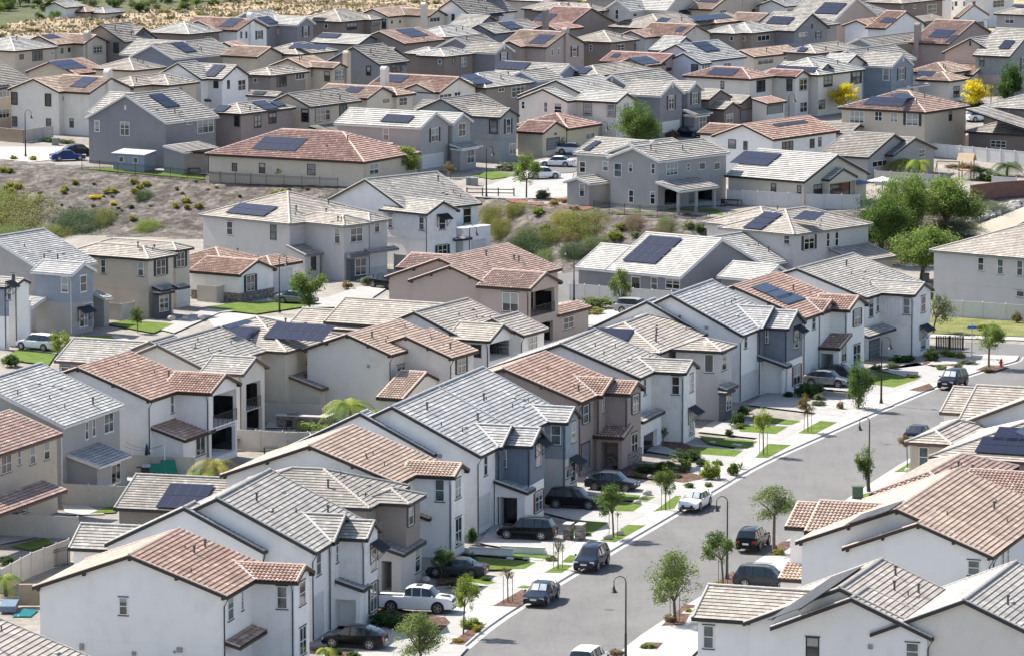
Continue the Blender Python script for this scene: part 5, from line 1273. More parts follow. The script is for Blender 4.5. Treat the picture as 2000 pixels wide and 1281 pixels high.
for (lb, x, y, rx, ry, col) in [('round clipped hedge bush by the vinyl fence at left', 224,968,18,18,'green'), ('low dark hedge under white house awning', 1338,885,34,12,'dark'), ('bright green bush beside driveway gravel', 1388,915,20,26,'lime'),
    ('airy green bush right of the bright green bush', 1432,912,14,20,'green'), ('dense garden bush in front of brown house', 1300,905,24,14,'green'), ('fan palm like bush in the brown house bed', 1334,905,18,18,'mesq'), ('purple low shrubs under brown house window', 1260,912,22,12,'dark'),
    ('dark rounded shrub by the white porch column', 1575,760,28,20,'dark'), ('grey green lavender shrub beside silver car', 1595,755,16,14,'grey'), ('blue grey shrub row by the end house wall', 1760,698,28,10,'dark'), ('tall dark shrub at the end house corner', 1818,690,18,18,'dark'),
    ('bright grass clump left, by the dark timber screen', 1845,687,12,9,'lime'), ('bright grass clump middle, by the dark timber screen', 1860,690,12,9,'lime'), ('bright grass clump right, by the dark timber screen', 1875,692,12,9,'lime'), ('pale creeping shrub on rocks by the corner', 1890,706,22,5,'grey'),
    ('brown dry shrub around the tree by hydrant', 1931,720,14,5,'brown'), ('dark shrub beside grey bay house', 1440,815,16,20,'dark'), ('climbing green shrub on grey bay house corner', 1452,800,12,16,'green'), ('dark planting under white pickup', 770,1205,50,18,'dark'),
    ('grassy light green clump below pickup', 822,1212,20,14,'green'), ('dark bush by the grey sedan garage', 915,1085,18,12,'dark'), ('tall dark shrub beside the white garage lamp', 922,1040,12,26,'dark'), ('yellow flowering shrubs below the lime tree', 920,1215,22,14,'lime'),
    ('small shrub by stone pillars', 1128,1022,8,9,'grey'), ('brown bush at the bottom edge by lamp post', 1205,1272,16,10,'brown'), ('dark bush left of white SUV at left edge', 22,700,22,18,'dark'), ('grey leafed shrub in front of grey bay window, centre left', 718,545,20,12,'grey'),
    ('reddish shrub beside the grey bay window', 680,555,14,10,'brown'), ('dry yellow hedge by the vinyl fence, centre right', 1170,588,36,16,'olive'), ('sparse hedge against the grey house fence', 1280,568,30,16,'grey'), ('scrubby hedge behind centre white house', 1150,605,30,8,'gold'),
    ('low green shrubs behind the brown bush, left garden', 10,1090,22,12,'dark'), ('green ferns along the patio fence', 330,940,34,18,'lime'), ('long leafy hedge beside the outdoor kitchen', 620,838,60,24,'mesq'), ('leafy hedge tail below the palm', 560,880,40,18,'green'),
    ('dry shrub by the right edge under the blue sign', 1985,618,10,14,'brown'), ('green shrub at right edge verge', 1930,636,26,8,'lime'), ('small bright bush in front of the car park bed', 470,1140,1,1,'lime')][:-1]:
    shrub(lb, x, y, rx, ry, col, group=SH, dens=1.2)
for (lb, x, y, rx, ry, col) in [('feathery grey shrub by the upper street', 1062,378,17,14,'grey'), ('green clipped bush on the upper corner', 990,325,26,12,'grey'), ('tan grass clump by the blue cars', 27,307,8,7,'gold'), ('yellow grass clump by the blue cars', 64,308,8,8,'gold'),
    ('dark shrubs beside the white chimney house', 100,272,26,7,'dark'), ('low shrubs left of the white chimney house driveway', 132,276,18,6,'grey'), ('bushy hedge behind batten house at the top', 1310,262,16,12,'brown'), ('dark foliage behind the yellow tree at right', 1905,205,26,10,'dark'),
    ('low hedge on the upper lawn right of centre', 1940,345,28,12,'dark'), ('green bush below the yellow tree', 1700,205,14,8,'mesq'), ('dry low hedge behind white fence at right', 1880,325,40,6,'brown'), ('dark hedge at the foot of the right slope', 1790,575,50,8,'dark')]:
    shrub(lb, x, y, rx, ry, col, 1, group=SH)
def mat(label, x, y, rx, ry, col, hgt=.9, group=None):
    P = place(x, y, 1); s = F/depth(P); a = rx/s; sl = math.atan2(tz(P.x, P.y+3) - tz(P.x, P.y-3), 6); vis = math.sin(sl + math.atan2(CH-P.z, P.y)); b = max(1.0, ry/s/max(.16, vis)*1.25)
    t = empty('ground_cover', P); t.rotation_euler = (sl, 0, 0); tag(t, label, 'ground cover', group)
    crown(t, 'mat', col, 'round', a*1.2, b*1.1, hgt, .15, clumps=260, per=80, leaf=.02, seed=77, name='foliage').rotation_euler = (0,0,0); return t
BK = 'yellow green bushes dotted over the gravel bank'
for x, y in [(5,330),(18,331),(12,366),(24,372),(35,362),(20,360),(126,366),(147,354),(123,372),(262,352),(272,364),(286,357),(264,371),(341,400),(362,390),(366,402),(387,400),(261,425),(536,377),(556,372),(563,382)]:
    shrub('small round yellow green bush on the bare gravel bank', x, y, 10 if (x+y) % 3 else 8, 8, 'gold', 1, group=BK)
BD = 'dark small tufts on the gravel bank'
rb = random.Random(5)
for k in range(46):
    x = rb.uniform(0, 650); y = rb.uniform(350, 455) 
    if y > 470 - .12*x and x > 300: continue
    shrub('tiny dark dry tuft on the gravel bank', x, y, rb.uniform(3,6), rb.uniform(2.5,4.5), rb.choice(('dark','brown','grey')), 1, group=BD, dens=.5)
for (lb, x, y, rx, ry, col) in [('rusty green ground cover below the tall cactus', 1085,462,36,12,'scrub'), ('dark green ground cover right of the hedge foot', 1125,496,34,12,'dark'), ('olive ground cover beside white box wing', 985,448,34,14,'scrub'), ('deep green scrub behind maroon roof', 1010,500,46,14,'dark'),
    ('brown olive ground cover beneath iron fence', 1290,462,40,9,'brown'), ('olive scrub band between bank domes', 1170,478,36,10,'olive'), ('green mound cropped at left edge of bank', 18,462,40,18,'mesq'), ('olive mat between the two left mounds', 100,458,40,12,'scrub'), ('scrubby mat under the right trees', 1780,505,50,16,'dark'), ('grey scrub mat beneath broad tree', 1870,445,50,10,'grey'),
    ('wide brown green scrub mat at the left edge of the bank', 42,425,74,40,'scrub'), ('light green scrub mat at the left edge', 5,395,26,22,'lime'), ('dark green bush mound on the bank above grey roof', 160,440,62,22,'dark'), ('olive mound right of dark bush mound', 205,430,22,16,'scrub'), ('light green bush behind hip roof', 290,446,28,10,'lime'),
    ('orange yellow flower patch on the bank', 187,383,16,5,'yellow'), ('pale green patch beside orange flowers', 215,372,16,7,'gold'), ('dark green mat on the gravel bank centre', 280,386,20,8,'dark'), ('small yellow flower patch on the bank', 222,396,8,5,'yellow'), ('grey pale tuft on the bank', 255,402,8,5,'grey'),
    ('bright yellow green mat on the planted bank', 1145,443,50,22,'scrub'), ('green mat by the white house box wing', 965,425,30,18,'scrub'), ('olive mat above the cactus', 1010,412,28,9,'scrub'), ('clipped bright green ball bush on the bank top', 1052,412,13,11,'lime'),
    ('long dark green hedge along the foot of the bank', 1050,483,70,18,'dark'), ('yellow edged shrub diagonal on the bank', 1100,430,26,13,'gold'), ('grey cactus clump left on the planted bank', 1035,462,30,14,'cactus'), ('tall cactus clump on the planted bank', 1062,444,16,14,'cactus'),
    ('brown green dome bush on the planted bank', 1200,458,19,14,'scrub'), ('mauve brown dome bush on the planted bank', 1240,440,22,13,'brown'), ('grey green dome bush on the planted bank', 1240,456,12,8,'grey'), ('green dome behind the brown dome', 1212,440,16,9,'scrub'), ('pale green mound near pale roof', 1302,444,20,12,'cactus'),
    ('prickly pear cactus left of the hip roof', 1344,438,14,10,'cactus'), ('prickly pear cactus right of the first pear cactus', 1370,445,14,10,'dark'), ('brown bush at the bank top by fence', 1100,392,9,6,'brown'), ('red brown low bush by entry porch', 1120,405,12,8,'brown'), ('yellow green bush by entry walk', 1082,395,10,7,'gold'),
    ('leafy green shrubs at the bank foot by the street', 1065,507,20,12,'mesq'), ('grey scrub at the bank foot', 1135,490,40,10,'grey'), ('brown low scrub on the bank', 1120,470,24,6,'brown'), ('dark scrub at white fence foot, right slope', 1700,425,20,10,'dark'), ('grey scrub on the right slope below the tree', 1850,470,60,16,'grey'),
    ('grey scrub below the brick wall', 1930,408,40,8,'grey'), ('dry scrub at the slope right of white fence', 1460,425,40,4,'grey')]:
    if rx >= 20: mat(lb, x, y, rx, ry, col, 1.3 if rx > 45 else .8)
    else: shrub(lb, x, y, rx, ry, col, 1, dens=1.4, leaf=.06)
for (lb, x, y, r, n) in [('spiky agave beside the pickup bumper', 822,1205,14,40), ('grey yucca by the grey sedan', 868,1128,15,40), ('spiky plant in the brown house bed', 1338,918,14,36), ('tall spiky yucca by white gravel strip', 1446,915,16,24)]:
    spiky(lb, x, y, r, 'grey', 0, n=n)
GY = [(1385,945,'mesq'),(1345,945,'green'),(1290,925,'dark'),(1318,928,'green'),(1245,925,'mesq'),(1368,902,'dark'),(1400,902,'green'),(1440,830,'mesq'),(1425,842,'dark'),(1460,800,'green'),(1540,768,'dark'),(1600,772,'grey'),(1655,740,'green'),(1712,715,'mesq'),(1745,712,'grey'),(1785,732,'grey'),(1680,728,'dark'),
 (1130,1030,'green'),(1145,1040,'dark'),(1075,1088,'mesq'),(985,1068,'green'),(950,1128,'green'),(880,1138,'dark'),(905,1125,'mesq'),(740,1195,'green'),(790,1222,'mesq'),(845,1228,'grey'),(690,1275,'green'),(660,1272,'dark'),(930,1225,'gold'),(895,1248,'gold'),(1600,785,'grey'),(1640,790,'brown'),(1870,712,'grey'),(1840,715,'mesq'),(1310,1205,'brown'),(1345,1190,'gold'),(1400,1138,'gold'),(1520,1075,'gold'),(1265,1260,'mesq')]
for i, (x, y, c) in enumerate(GY): shrub('small ' + {'mesq':'mid green','green':'fresh green','dark':'dark green','grey':'grey green','gold':'yellow green','brown':'dry brown'}[c] + ' planting along the front yards and kerb', x, y, 9 + i % 4*2, 6 + i % 3*2, c, group='small ' + c + ' plants along the front yards', dens=.8)
# dry grass standing on the hillside
m = MB(); rg = random.Random(12)
for k in range(19000):
    Y = rg.uniform(848, 985); X = rg.uniform(-112, 25)
    if Y > bound(X) or (X > -40 and Y < 905): continue
    Z = tz(X, Y); hh = rg.uniform(.12, .5); a = rg.uniform(0, 3.14); dx, dy = math.cos(a)*hh*.7, math.sin(a)*hh*.7; m.cur = rg.choice((0,0,1,2))
    m.add([(X-dx,Y-dy,Z-.05),(X+dx,Y+dy,Z-.05),(X+dx*.6,Y+dy*.6,Z+hh),(X-dx*.6,Y-dy*.6,Z+hh*.8)], [(0,1,2,3)])
o = m.build('dry_grass', [plain('straw_a', (.50,.40,.25), .9), plain('straw_b', (.36,.27,.16), .9), plain('straw_c', (.62,.53,.37), .9)]); tag(o, 'tall dry straw coloured grass over the far hillside', 'grass', kind='stuff')
# dry hillside scrub and the green belt beyond
rb = random.Random(9)
for k in range(85):
    x = rb.uniform(-10, 1190); y = rb.uniform(max(2, 48-x*.1), 70 - x*.05)
    shrub('dry brush clump on the pale hillside', x, y, rb.uniform(6,16), rb.uniform(3,6), rb.choice(('brown','gold','brown','grey','olive')), 1, group='dry brush on the hillside', dens=.8)
rt = random.Random(21)
for i in range(80):
    x = rt.uniform(-5, 470); yb = interp([(0,52),(100,44),(220,34),(450,13)], x) - rt.uniform(0, 1)**.6*interp([(0,48),(200,30),(450,12)], x)
    if 82 < x < 250 and yb > 10 and rt.random() < .55: continue
    ry = rt.uniform(5, 12) if x > 60 else rt.uniform(9, 17); rx = ry*rt.uniform(.9, 1.4)
    tree(['dark', 'pale', 'dusty'][i % 3] + ' green tree beyond the dry hillside at the upper left', x, yb, x, yb-ry*.9, rx, ry, ('dark', 'mesq', 'grey')[i % 3], lvl=1, group=['dark', 'pale', 'dusty'][i % 3] + ' trees beyond the hillside', dens=.9)
# ---------------- cars ----------------
def paint(k):
    c = dict(black=(.008,.009,.011), navy=(.010,.018,.035), white=(.82,.82,.82), grey=(.05,.055,.065), silver=(.22,.23,.24), blue=(.012,.04,.22), ltgrey=(.34,.35,.36))[k]
    return plain('paint_' + k, c, .22, metal=.0, var=0, spec=.16, coat=.12)
M_carglass = plain('car_glass', (.02,.03,.035), .04, var=0, spec=.8); M_tyre = plain('tyre', (.018,.018,.018), .85, var=0); M_rim = plain('alloy_rim', (.42,.42,.43), .3, metal=.7, var=0)
M_lamp = plain('headlight_glass', (.62,.66,.68), .1, var=0, spec=.8); M_tail = plain('tail_light', (.3,.012,.012), .2, var=0); M_plate = plain('number_plate', (.7,.7,.68), .5, var=0); M_trimb = plain('black_plastic', (.02,.02,.02), .6, var=0)
M_shade = plain('sun_shade', (.55,.60,.62), .35, metal=.3, var=.2)
# profile: (x fraction, belt z, roof z or None, half width bottom, half width at belt, half width roof)
PROF = {
 'sedan': dict(L=4.75, W=1.84, H=1.43, st=[(0,.50,None),(.03,.62,None),(.10,.70,None),(.26,.80,None),(.30,.84,.90),(.42,.86,1.38),(.55,.87,1.43),(.68,.89,1.40),(.83,.93,1.02),(.87,.95,None),(.95,.93,None),(.985,.78,None),(1,.55,None)]),
 'suv': dict(L=4.75, W=1.90, H=1.72, st=[(0,.60,None),(.03,.78,None),(.10,.88,None),(.24,.98,None),(.27,1.0,1.08),(.38,1.02,1.62),(.5,1.03,1.72),(.75,1.05,1.71),(.90,1.07,1.64),(.965,1.08,1.14),(.98,1.0,None),(.995,.72,None),(1,.6,None)]),
 'hatch': dict(L=4.6, W=1.86, H=1.60, st=[(0,.55,None),(.03,.72,None),(.10,.80,None),(.22,.90,None),(.25,.94,1.0),(.38,.96,1.52),(.52,.98,1.60),(.70,1.0,1.56),(.88,1.04,1.32),(.95,1.06,1.1),(.975,.98,None),(.995,.7,None),(1,.55,None)]),
 'pickup': dict(L=5.85, W=2.0, H=1.95, st=[(0,.75,None),(.02,1.0,None),(.06,1.15,None),(.20,1.22,None),(.22,1.24,1.3),(.30,1.26,1.86),(.40,1.27,1.95),(.55,1.27,1.94),(.61,1.28,1.80),(.625,1.28,1.34),(.64,1.22,None),(.97,1.22,None),(.99,1.15,None),(1,.7,None)])}
def car(label, px, py, phi, kind, col, lvl=0, shade=False, racks=False, front=False, group=None):
    """centre of the car on the ground, phi = direction of its nose (degrees from straight away, clockwise)"""
    P = place(px, py, lvl); P.z += .005 if lvl == 0 else .05
    if lvl == 0 and front is False: pass
    d = PROF[kind]; L, W = d['L'], d['W']; t = empty('car', P, -R(phi)); tag(t, label, 'car' if kind != 'pickup' else 'pickup truck', group)
    # local: nose towards +y
    z0 = .22 if kind in ('sedan',) else .30; st = []
    for (f, belt, roof) in d['st']:
        k = 1 - (.16*max(0, (.14-f)/.14)**1.5 + .12*max(0, (f-.88)/.12)**1.5)
        st.append((L/2 - f*L, belt, roof, W/2*k))
    b = MB(); g = MB(); ring = []
    for (y, belt, roof, hw) in st:
        zt = roof if roof else belt + .03; top = hw*.74 if roof else hw*.9
        if roof and roof - belt < .15: top = hw*.82
        ring.append([(hw*.93, y, z0), (hw, y, z0+(belt-z0)*.45), (hw*.975, y, belt-.05), (hw*.93, y, belt+.0), (top, y, zt - (.05 if roof else .01)), (top*.8, y, zt), (0, y, zt + .02)])
    n = len(ring[0]); lo = MB()
    for i in range(len(ring)-1):
        A, B = ring[i], ring[i+1]; r0, r1 = st[i][2], st[i+1][2]
        for sg in (1, -1):
            a = [(sg*x, y, z) for x, y, z in A]; c = [(sg*x, y, z) for x, y, z in B]
            for k in range(n-1):
                q = (a[k], a[k+1], c[k+1], c[k])
                tgt = b
                if k == 3 and r0 and r1: tgt = g
                if k in (4, 5) and r0 and r1 and abs(r0-r1) > .2: tgt = g
                tgt.add(q if sg == 1 else q[::-1], [(0,1,2,3)])
    for A in (ring[0], ring[-1]):
        b.add([(x, y, z) for x, y, z in A] + [(-x, y, z) for x, y, z in A[::-1]], [tuple(range(2*n))])
    lo.box(-W/2*.9, W/2*.9, -L/2+.1, L/2-.1, z0-.06, z0+.04)
    bo = b.build('body', paint(col), t, smooth=False); g.build('windows', M_carglass, t); lo.build('underbody', M_trimb, t)
    ms = bo.modifiers.new('weld', 'WELD'); ms.merge_threshold = .002
    sub = bo.modifiers.new('bevel', 'BEVEL'); sub.width = .035; sub.segments = 2; sub.limit_method = 'ANGLE'; sub.angle_limit = R(25)
    bo.data.polygons.foreach_set('use_smooth', [True]*len(bo.data.polygons))
    rw = .34 if kind == 'sedan' else .37 if kind != 'pickup' else .43
    for fy in (.185, .79):
        for sg in (-1, 1):
            y = L/2 - fy*L; x = sg*(W/2 - .12); w_ = MB(); w_.tube([(x-.12, y, rw), (x+.12, y, rw)], rw, 20); wo = w_.build('wheel', M_tyre, t)
            a_ = MB(); a_.tube([(x+sg*.02, y, rw+.02), (x+sg*.135, y, rw+.02)], rw*1.16, 20); a_.build('wheel_arch', M_trimb, t)
            r_ = MB(); xo = x + sg*.145; r_.tube([(xo-.012, y, rw), (xo, y, rw)], rw*.3, 10)
            for k in range(5): an = k*1.2566; r_.bar((xo, y, rw), (xo, y+math.cos(an)*rw*.66, rw+math.sin(an)*rw*.66), .075, .02, (1,0,0))
            for k in range(16):
                an, a2 = k*.3927, (k+1)*.3927; r_.bar((xo, y+math.cos(an)*rw*.68, rw+math.sin(an)*rw*.68), (xo, y+math.cos(a2)*rw*.68, rw+math.sin(a2)*rw*.68), .03, .05, (1,0,0))
            r_.build('rim', M_rim, wo)
    bz = st[2][1]; hh = .13 if kind == 'sedan' else .16; fw = W/2*.87
    for sg in (-1, 1):
        m = MB(); m.add([(sg*fw, L/2-.28, bz-.05), (sg*fw*.58, L/2-.06, bz-.12), (sg*fw*.58, L/2-.04, bz-.12-hh), (sg*fw*.98, L/2-.22, bz-.05-hh)], [(0,1,2,3)])
        m.box(*sorted((sg*fw*.55, sg*fw*.98)), L/2-.34, L/2-.045, bz-.13-hh*.8, bz-.1); m.build('headlight', M_lamp, t)
        m = MB(); m.box(*sorted((sg*fw*.62, sg*fw*1.0)), -L/2-.012, -L/2+.16, st[-3][1]-.3, st[-3][1]-.1); m.build('tail_light', M_tail, t)
        my = L/2 - L*(.30 if kind != 'pickup' else .25); m = MB(); m.ball((sg*(W/2+.1), my, st[4][1]+.06), .1, .06, .08, 8, 5); m.bar((sg*(W/2-.1), my, st[4][1]+.03), (sg*(W/2+.08), my, st[4][1]+.05), .04); m.build('wing_mirror', paint(col), t)
    m = MB(); m.box(-W*.27, W*.27, L/2-.03, L/2+.012, bz-.36, bz-.14); m.box(-W*.36, W*.36, L/2-.05, L/2+.01, z0+.02, z0+.16); m.build('grille', M_trimb, t)
    m = MB(); m.box(-.25, .25, L/2+.012, L/2+.03, z0+.2, z0+.33); m.build('number_plate', M_plate, t); m = MB(); m.box(-.25, .25, -L/2-.03, -L/2-.005, st[-3][1]-.42, st[-3][1]-.28); m.build('number_plate', M_plate, t)
    for sg in (-1, 1):
        m = MB()
        for yy in (L*.05, -L*.14) if kind != 'pickup' else (L*.1, -L*.05): m.box(*sorted((sg*(W/2-.02), sg*(W/2+.015))), yy-.1, yy+.1, st[5][1]-.16, st[5][1]-.12)
        m.build('door_handle', M_trimb if col != 'white' else paint(col), t)
        pz = [s_ for s_ in st if s_[2]]; m = MB()
        for yy in ((L*.04, -L*.16, -L*.3) if kind != 'pickup' else (L*.10, -L*.02)):
            m.bar((sg*W/2*.935, yy, st[5][1]), (sg*W/2*.745, yy-.03, d['H']-.06), .06, .03, (1,0,0))
        m.build('pillar', paint(col) if kind == 'pickup' else M_trimb, t)
    if racks:
        for sg in (-1, 1): m = MB(); m.bar((sg*W*.34, L*.1, d['H']+.05), (sg*W*.34, -L*.34, d['H']+.04), .04); m.build('roof_rail', M_rim, t)
    if kind == 'pickup':
        m = MB(); m.box(-W*.42, W*.42, -L/2+.1, -L*.135, 1.245, 1.262); m.build('cargo_bed', M_trimb, t)
        m = MB(); m.box(-.3, .3, L*.32, L*.44, 1.235, 1.262); m.build('bonnet_decal', M_trimb, t)
        m = MB(); m.box(-.35, .35, 0, .5, 1.97, 1.975); m.build('sunroof', M_carglass, t)
    if shade:
        for sg in (-1, 1):
            i = [k for k, s_ in enumerate(st) if s_[2]]; a, c = st[i[0]], st[i[1]]
            m = MB(); x = W/2*.64; e = .015
            m.add([(sg*.04, a[0]-.03, a[2]+.05+e), (sg*x, a[0]-.05, a[2]+.04+e), (sg*x*.9, c[0]+.05, c[2]-.03+e), (sg*.04, c[0]+.05, c[2]-.01+e)], [(0,1,2,3)]); m.build('windscreen_shade', M_shade, t)
    return t
CK = 'cars parked along the kerb'; CD = 'cars parked on driveways'
car('dark blue coupe at the kerb with silver sunshade', 1058,1172, 196, 'sedan', 'navy', shade=True, group=CK)
car('black SUV facing the camera at the left kerb', 1156,1106, 197, 'suv', 'navy', racks=True, group=CK)
car('white sedan with sunshade at the left kerb', 1358,990, 199, 'sedan', 'white', shade=True, group=CK)
car('black SUV seen from behind at the right kerb', 1471,1068, 18, 'suv', 'black', racks=True, group=CK)
car('black SUV with white sunshades near the turf lawn', 1861,754, 205, 'suv', 'black', shade=True, group=CK)
car('dark blue car half hidden behind cream hip roof', 1795,858, 22, 'sedan', 'navy', group=CK)
car('grey four wheel drive on the right driveway by the clay porch', 1494,1146, 105, 'suv', 'grey', racks=True, group=CD)
car('white pickup truck with black bonnet stripe', 813,1192, 102, 'pickup', 'white', group=CD)
car('black hatchback at the bottom left driveway', 694,1262, 285, 'hatch', 'black', group=CD)
car('dark grey sedan behind the round green tree', 893,1123, 284, 'sedan', 'grey', group=CD)
car('black SUV beside the stone pillars', 1030,1050, 284, 'suv', 'black', racks=True, group=CD)
car('black SUV facing the street below the grey gable house', 1122,990, 106, 'suv', 'black', group=CD)
car('dark grey fastback car in front of brown house', 1196,955, 107, 'hatch', 'grey', group=CD)
car('silver fastback car behind tall narrow tree', 1615,753, 112, 'hatch', 'silver', group=CD)
car('second dark car beyond the silver fastback', 1640,742, 112, 'hatch', 'grey', group=CD)
car('white SUV on the left driveway', 74,682, 300, 'suv', 'white', group=CD)
car('silver sedan half behind the tree in front of white garage', 580,592, 110, 'sedan', 'silver', group=CD)
car('black fastback car in front of grey hip house garage', 755,562, 131, 'hatch', 'black', group=CD)
car('grey car roof behind white gable roof, centre right', 1243,612, 115, 'suv', 'ltgrey', group=CD)
car('white pickup at the bottom edge of the street', 1150,1306, 18, 'suv', 'white', group=CK)
car('white sedan on the upper street, left of porch', 1088,326, 285, 'sedan', 'white', 1, group=CK)
car('white hatchback at the upper street corner', 1060,350, 70, 'hatch', 'white', 1, group=CK)
car('blue sedan beside the dark grey house', 132,314, 70, 'sedan', 'blue', 1, group=CD)
car('dark blue car behind the blue sedan', 155,305, 70, 'hatch', 'navy', 1, group=CD)
car('white car on the drive right of beige hip house', 1912,238, 60, 'hatch', 'white', 1, group=CD)
car('dark car by the grey batten house garage', 1345,268, 125, 'sedan', 'navy', 1, group=CD)
car('white car behind the small yellow house bush', 1118,302, 100, 'hatch', 'white', 1, group=CD)
# ---------------- street lamps ----------------
def lamp(label, px, py, side_, lvl=0, top=False, h=6.5):
    if top:                                            # measured by its top
        z = 6.5
        for _ in range(6): P = at(px, py, z + h); z = tz(P.x, P.y)
        P.z = z
    else: P = place(px, py, lvl)
    t = empty('street_lamp', P); tag(t, label, 'street lamp', 'curved arm street lamps')
    m = MB(); m.tube([(0,0,0),(0,0,.15),(0,0,.5),(0,0,2.4),(0,0,2.45),(0,0,h-.45)], [.22,.16,.11,.09,.07,.055], 10); m.build('pole', M_lampm, t)
    m = MB(); pts = [(side_*(.42 - .42*math.cos(a)), 0, h-.45 + .42*math.sin(a)) for a in [math.pi*k/10 for k in range(11)]]; m.tube(pts + [(side_*.84,0,h-.75)], .035, 8); m.build('arm', M_lampm, t)
    m = MB(); m.tube([(side_*.84,0,h-.72),(side_*.84,0,h-.85),(side_*.84,0,h-1.0),(side_*.84,0,h-1.18)], [.05,.09,.13,.27], 12, cap=False); m.build('lamp_shade', M_lampm, t)
    m = MB(); m.ball((side_*.84,0,h-1.14), .11,.11,.08,8,5); m.build('bulb', plain('lamp_lens', (.5,.5,.48), .3, var=0), t)
M_lampm = plain('lamp_bronze', (.035,.032,.030), .5, var=.1)
lamp('lamp post nearest the camera, at the right kerb by the bottom edge', 1222,1302,-1); lamp('lamp post behind the open leafed tree at the right kerb', 1420,1130,-1); lamp('lamp post rising above the vase shaped tree', 1697,959,-1)
lamp('lamp post at the left kerb beside the turf lawn', 1721,787,1); lamp('lamp post in front of white garage and small tree, centre left', 546,611,1); lamp('lamp post in front of the white box wing', 917,548,1)
lamp('lamp post by the grey single storey house', 1121,588,-1); lamp('lamp post on the upper left street', 50,307,1,1); lamp('lamp post on the upper cul de sac corner', 950,385,1,1); lamp('lamp post left of the conifer', 1174,238,1,1,True)
lamp('lamp post in front of cream house beside black garage', 1541,184,1,1,True); lamp('lamp post between yellow tree and dark conifer', 1936,162,-1,1,True); lamp('lamp post at the top right garage', 1930,38,-1,1,True)
# ---------------- fences and walls ----------------
M_vinyl = plain('cream_vinyl', (.50,.47,.42), .6, var=.05); M_vinylw = plain('pale_vinyl', (.62,.61,.59), .55, var=.04)
def fence(label, pts, lvl=0, h=1.85, mat=None, step=2.4, kind='vinyl', top=True):
    mat = mat or M_vinyl; W_ = []
    for (x, y) in pts:
        if top:
            if lvl == 0: P = at(x, y, h); P.z = 0
            else:
                z = 5.5
                for _ in range(8): P = at(x, y, z+h); z = tz(P.x, P.y)
                P.z = z
        else: P = place(x, y, lvl)
        W_.append(P)
    t = empty(kind + '_fence' if kind != 'brick' else 'brick_wall', W_[0]); tag(t, label, 'fence' if kind != 'brick' else 'wall', 'garden fences')
    base = W_[0].copy(); W_ = [p - base for p in W_]; gz = lambda p: tz(p.x+base.x, p.y+base.y) - base.z if lvl else 0
    pan = MB(); posts = []
    for a, b in zip(W_, W_[1:]):
        L = (b-a).length; n = max(1, round(L/step))
        for k in range(n):
            p, q = a.lerp(b, k/n), a.lerp(b, (k+1)/n); p.z, q.z = gz(p), gz(q); up = lambda v, z: (v.x, v.y, v.z+z); d = (q-p).normalized()
            if kind == 'vinyl':
                pan.bar(up(p, h/2+.02), up(q, h/2+.02), .03, h-.16); pan.bar(up(p, h-.03), up(q, h-.03), .07, .1); pan.bar(up(p, .1), up(q, .1), .07, .14)
            elif kind == 'iron':
                for z in (.15, h-.25, h-.08): pan.bar(up(p, z), up(q, z), .035)
                m = max(2, round((q-p).length/.14))
                for j in range(m): c = p.lerp(q, j/m); pan.bar(up(c, .02), up(c, h), .018)
            else: pan.bar(up(p, h/2-.3), up(q, h/2-.3), .25, h+.6); pan.bar(up(p, h+.03), up(q, h+.03), .32, .07)
            if kind != 'brick': posts.append(p)
        if b is W_[-1] and kind != 'brick': e = b.copy(); e.z = gz(b); posts.append(e)
    pan.build('panel', mat, t)
    for p in posts:
        m = MB(); w_ = .13 if kind == 'vinyl' else .07
        m.box(p.x-w_/2, p.x+w_/2, p.y-w_/2, p.y+w_/2, p.z-.3, p.z+h+.06); m.tube([(p.x,p.y,p.z+h+.06),(p.x,p.y,p.z+h+.14)], [w_*.75, .01], 4); m.build('post', mat, t)
fence('cream vinyl fence with flat panels above the artificial lawn, left edge', [(-20,1002),(152,1009)]); fence('cream fence descending diagonally beside black iron fence', [(0,1112),(60,1080),(135,1052)])
fence('cream fence behind the round clipped bush', [(122,944),(275,951),(330,955)]); fence('grey cream fence behind the string lights patio', [(246,888),(380,893)]); fence('cream fence below the balcony house', [(458,838),(560,845),(642,841)])
fence('cream fence next to the outdoor kitchen, upper', [(520,786),(645,791)]); fence('cream fence left of the palm hedge', [(500,840),(605,845),(610,852)]); fence('grey fence behind closed umbrella, centre', [(680,739),(755,741)])
fence('white fence in front of grey single storey house', [(1113,554),(1200,561),(1312,569)], mat=M_vinylw); fence('white fence along the verge at the right edge', [(1842,586),(1920,591),(2010,597)], mat=M_vinylw)
fence('pale side fence between beige house and white house', [(212,592),(237,594),(262,590)]); fence('pale side fence beside the white clay single storey', [(386,557),(422,560),(448,556)]); fence('small pale fence between brown roof and white house', [(770,497),(792,499)])
fence('white fence behind the covered patio house, upper terrace', [(1420,371),(1540,378),(1679,387)], 1, mat=M_vinylw); fence('white fence along the upper right gardens', [(1804,279),(1900,288),(2010,298)], 1, mat=M_vinylw)
fence('beige fence behind the white right garden fence', [(1806,278),(1860,270),(1890,265)], 1); fence('pale fence behind three palms', [(1709,334),(1835,342)], 1); fence('pale fence by the wooden playset, right', [(1938,345),(1985,348)], 1, mat=M_vinylw)
fence('pale garden fence of the white chimney house', [(47,254),(103,247)], 1); fence('brown block wall at the left edge by the upper street', [(-10,250),(46,255)], 1, kind='brick', mat=groundmat('block_wall', [(.3,(.25,.19,.15)),(.7,(.36,.28,.22))], 2, .5))
fence('red brick retaining wall at the right slope', [(1896,368),(1950,364),(2020,360)], 1, kind='brick', h=1.9, mat=groundmat('red_brick', [(.3,(.22,.11,.085)),(.7,(.30,.165,.13))], 2, .5))
fence('black iron fence along the left bank top', [(160,333),(230,340),(300,346),(400,357),(520,364),(660,371)], 1, 1.5, M_dark, 2.6, 'iron', False)
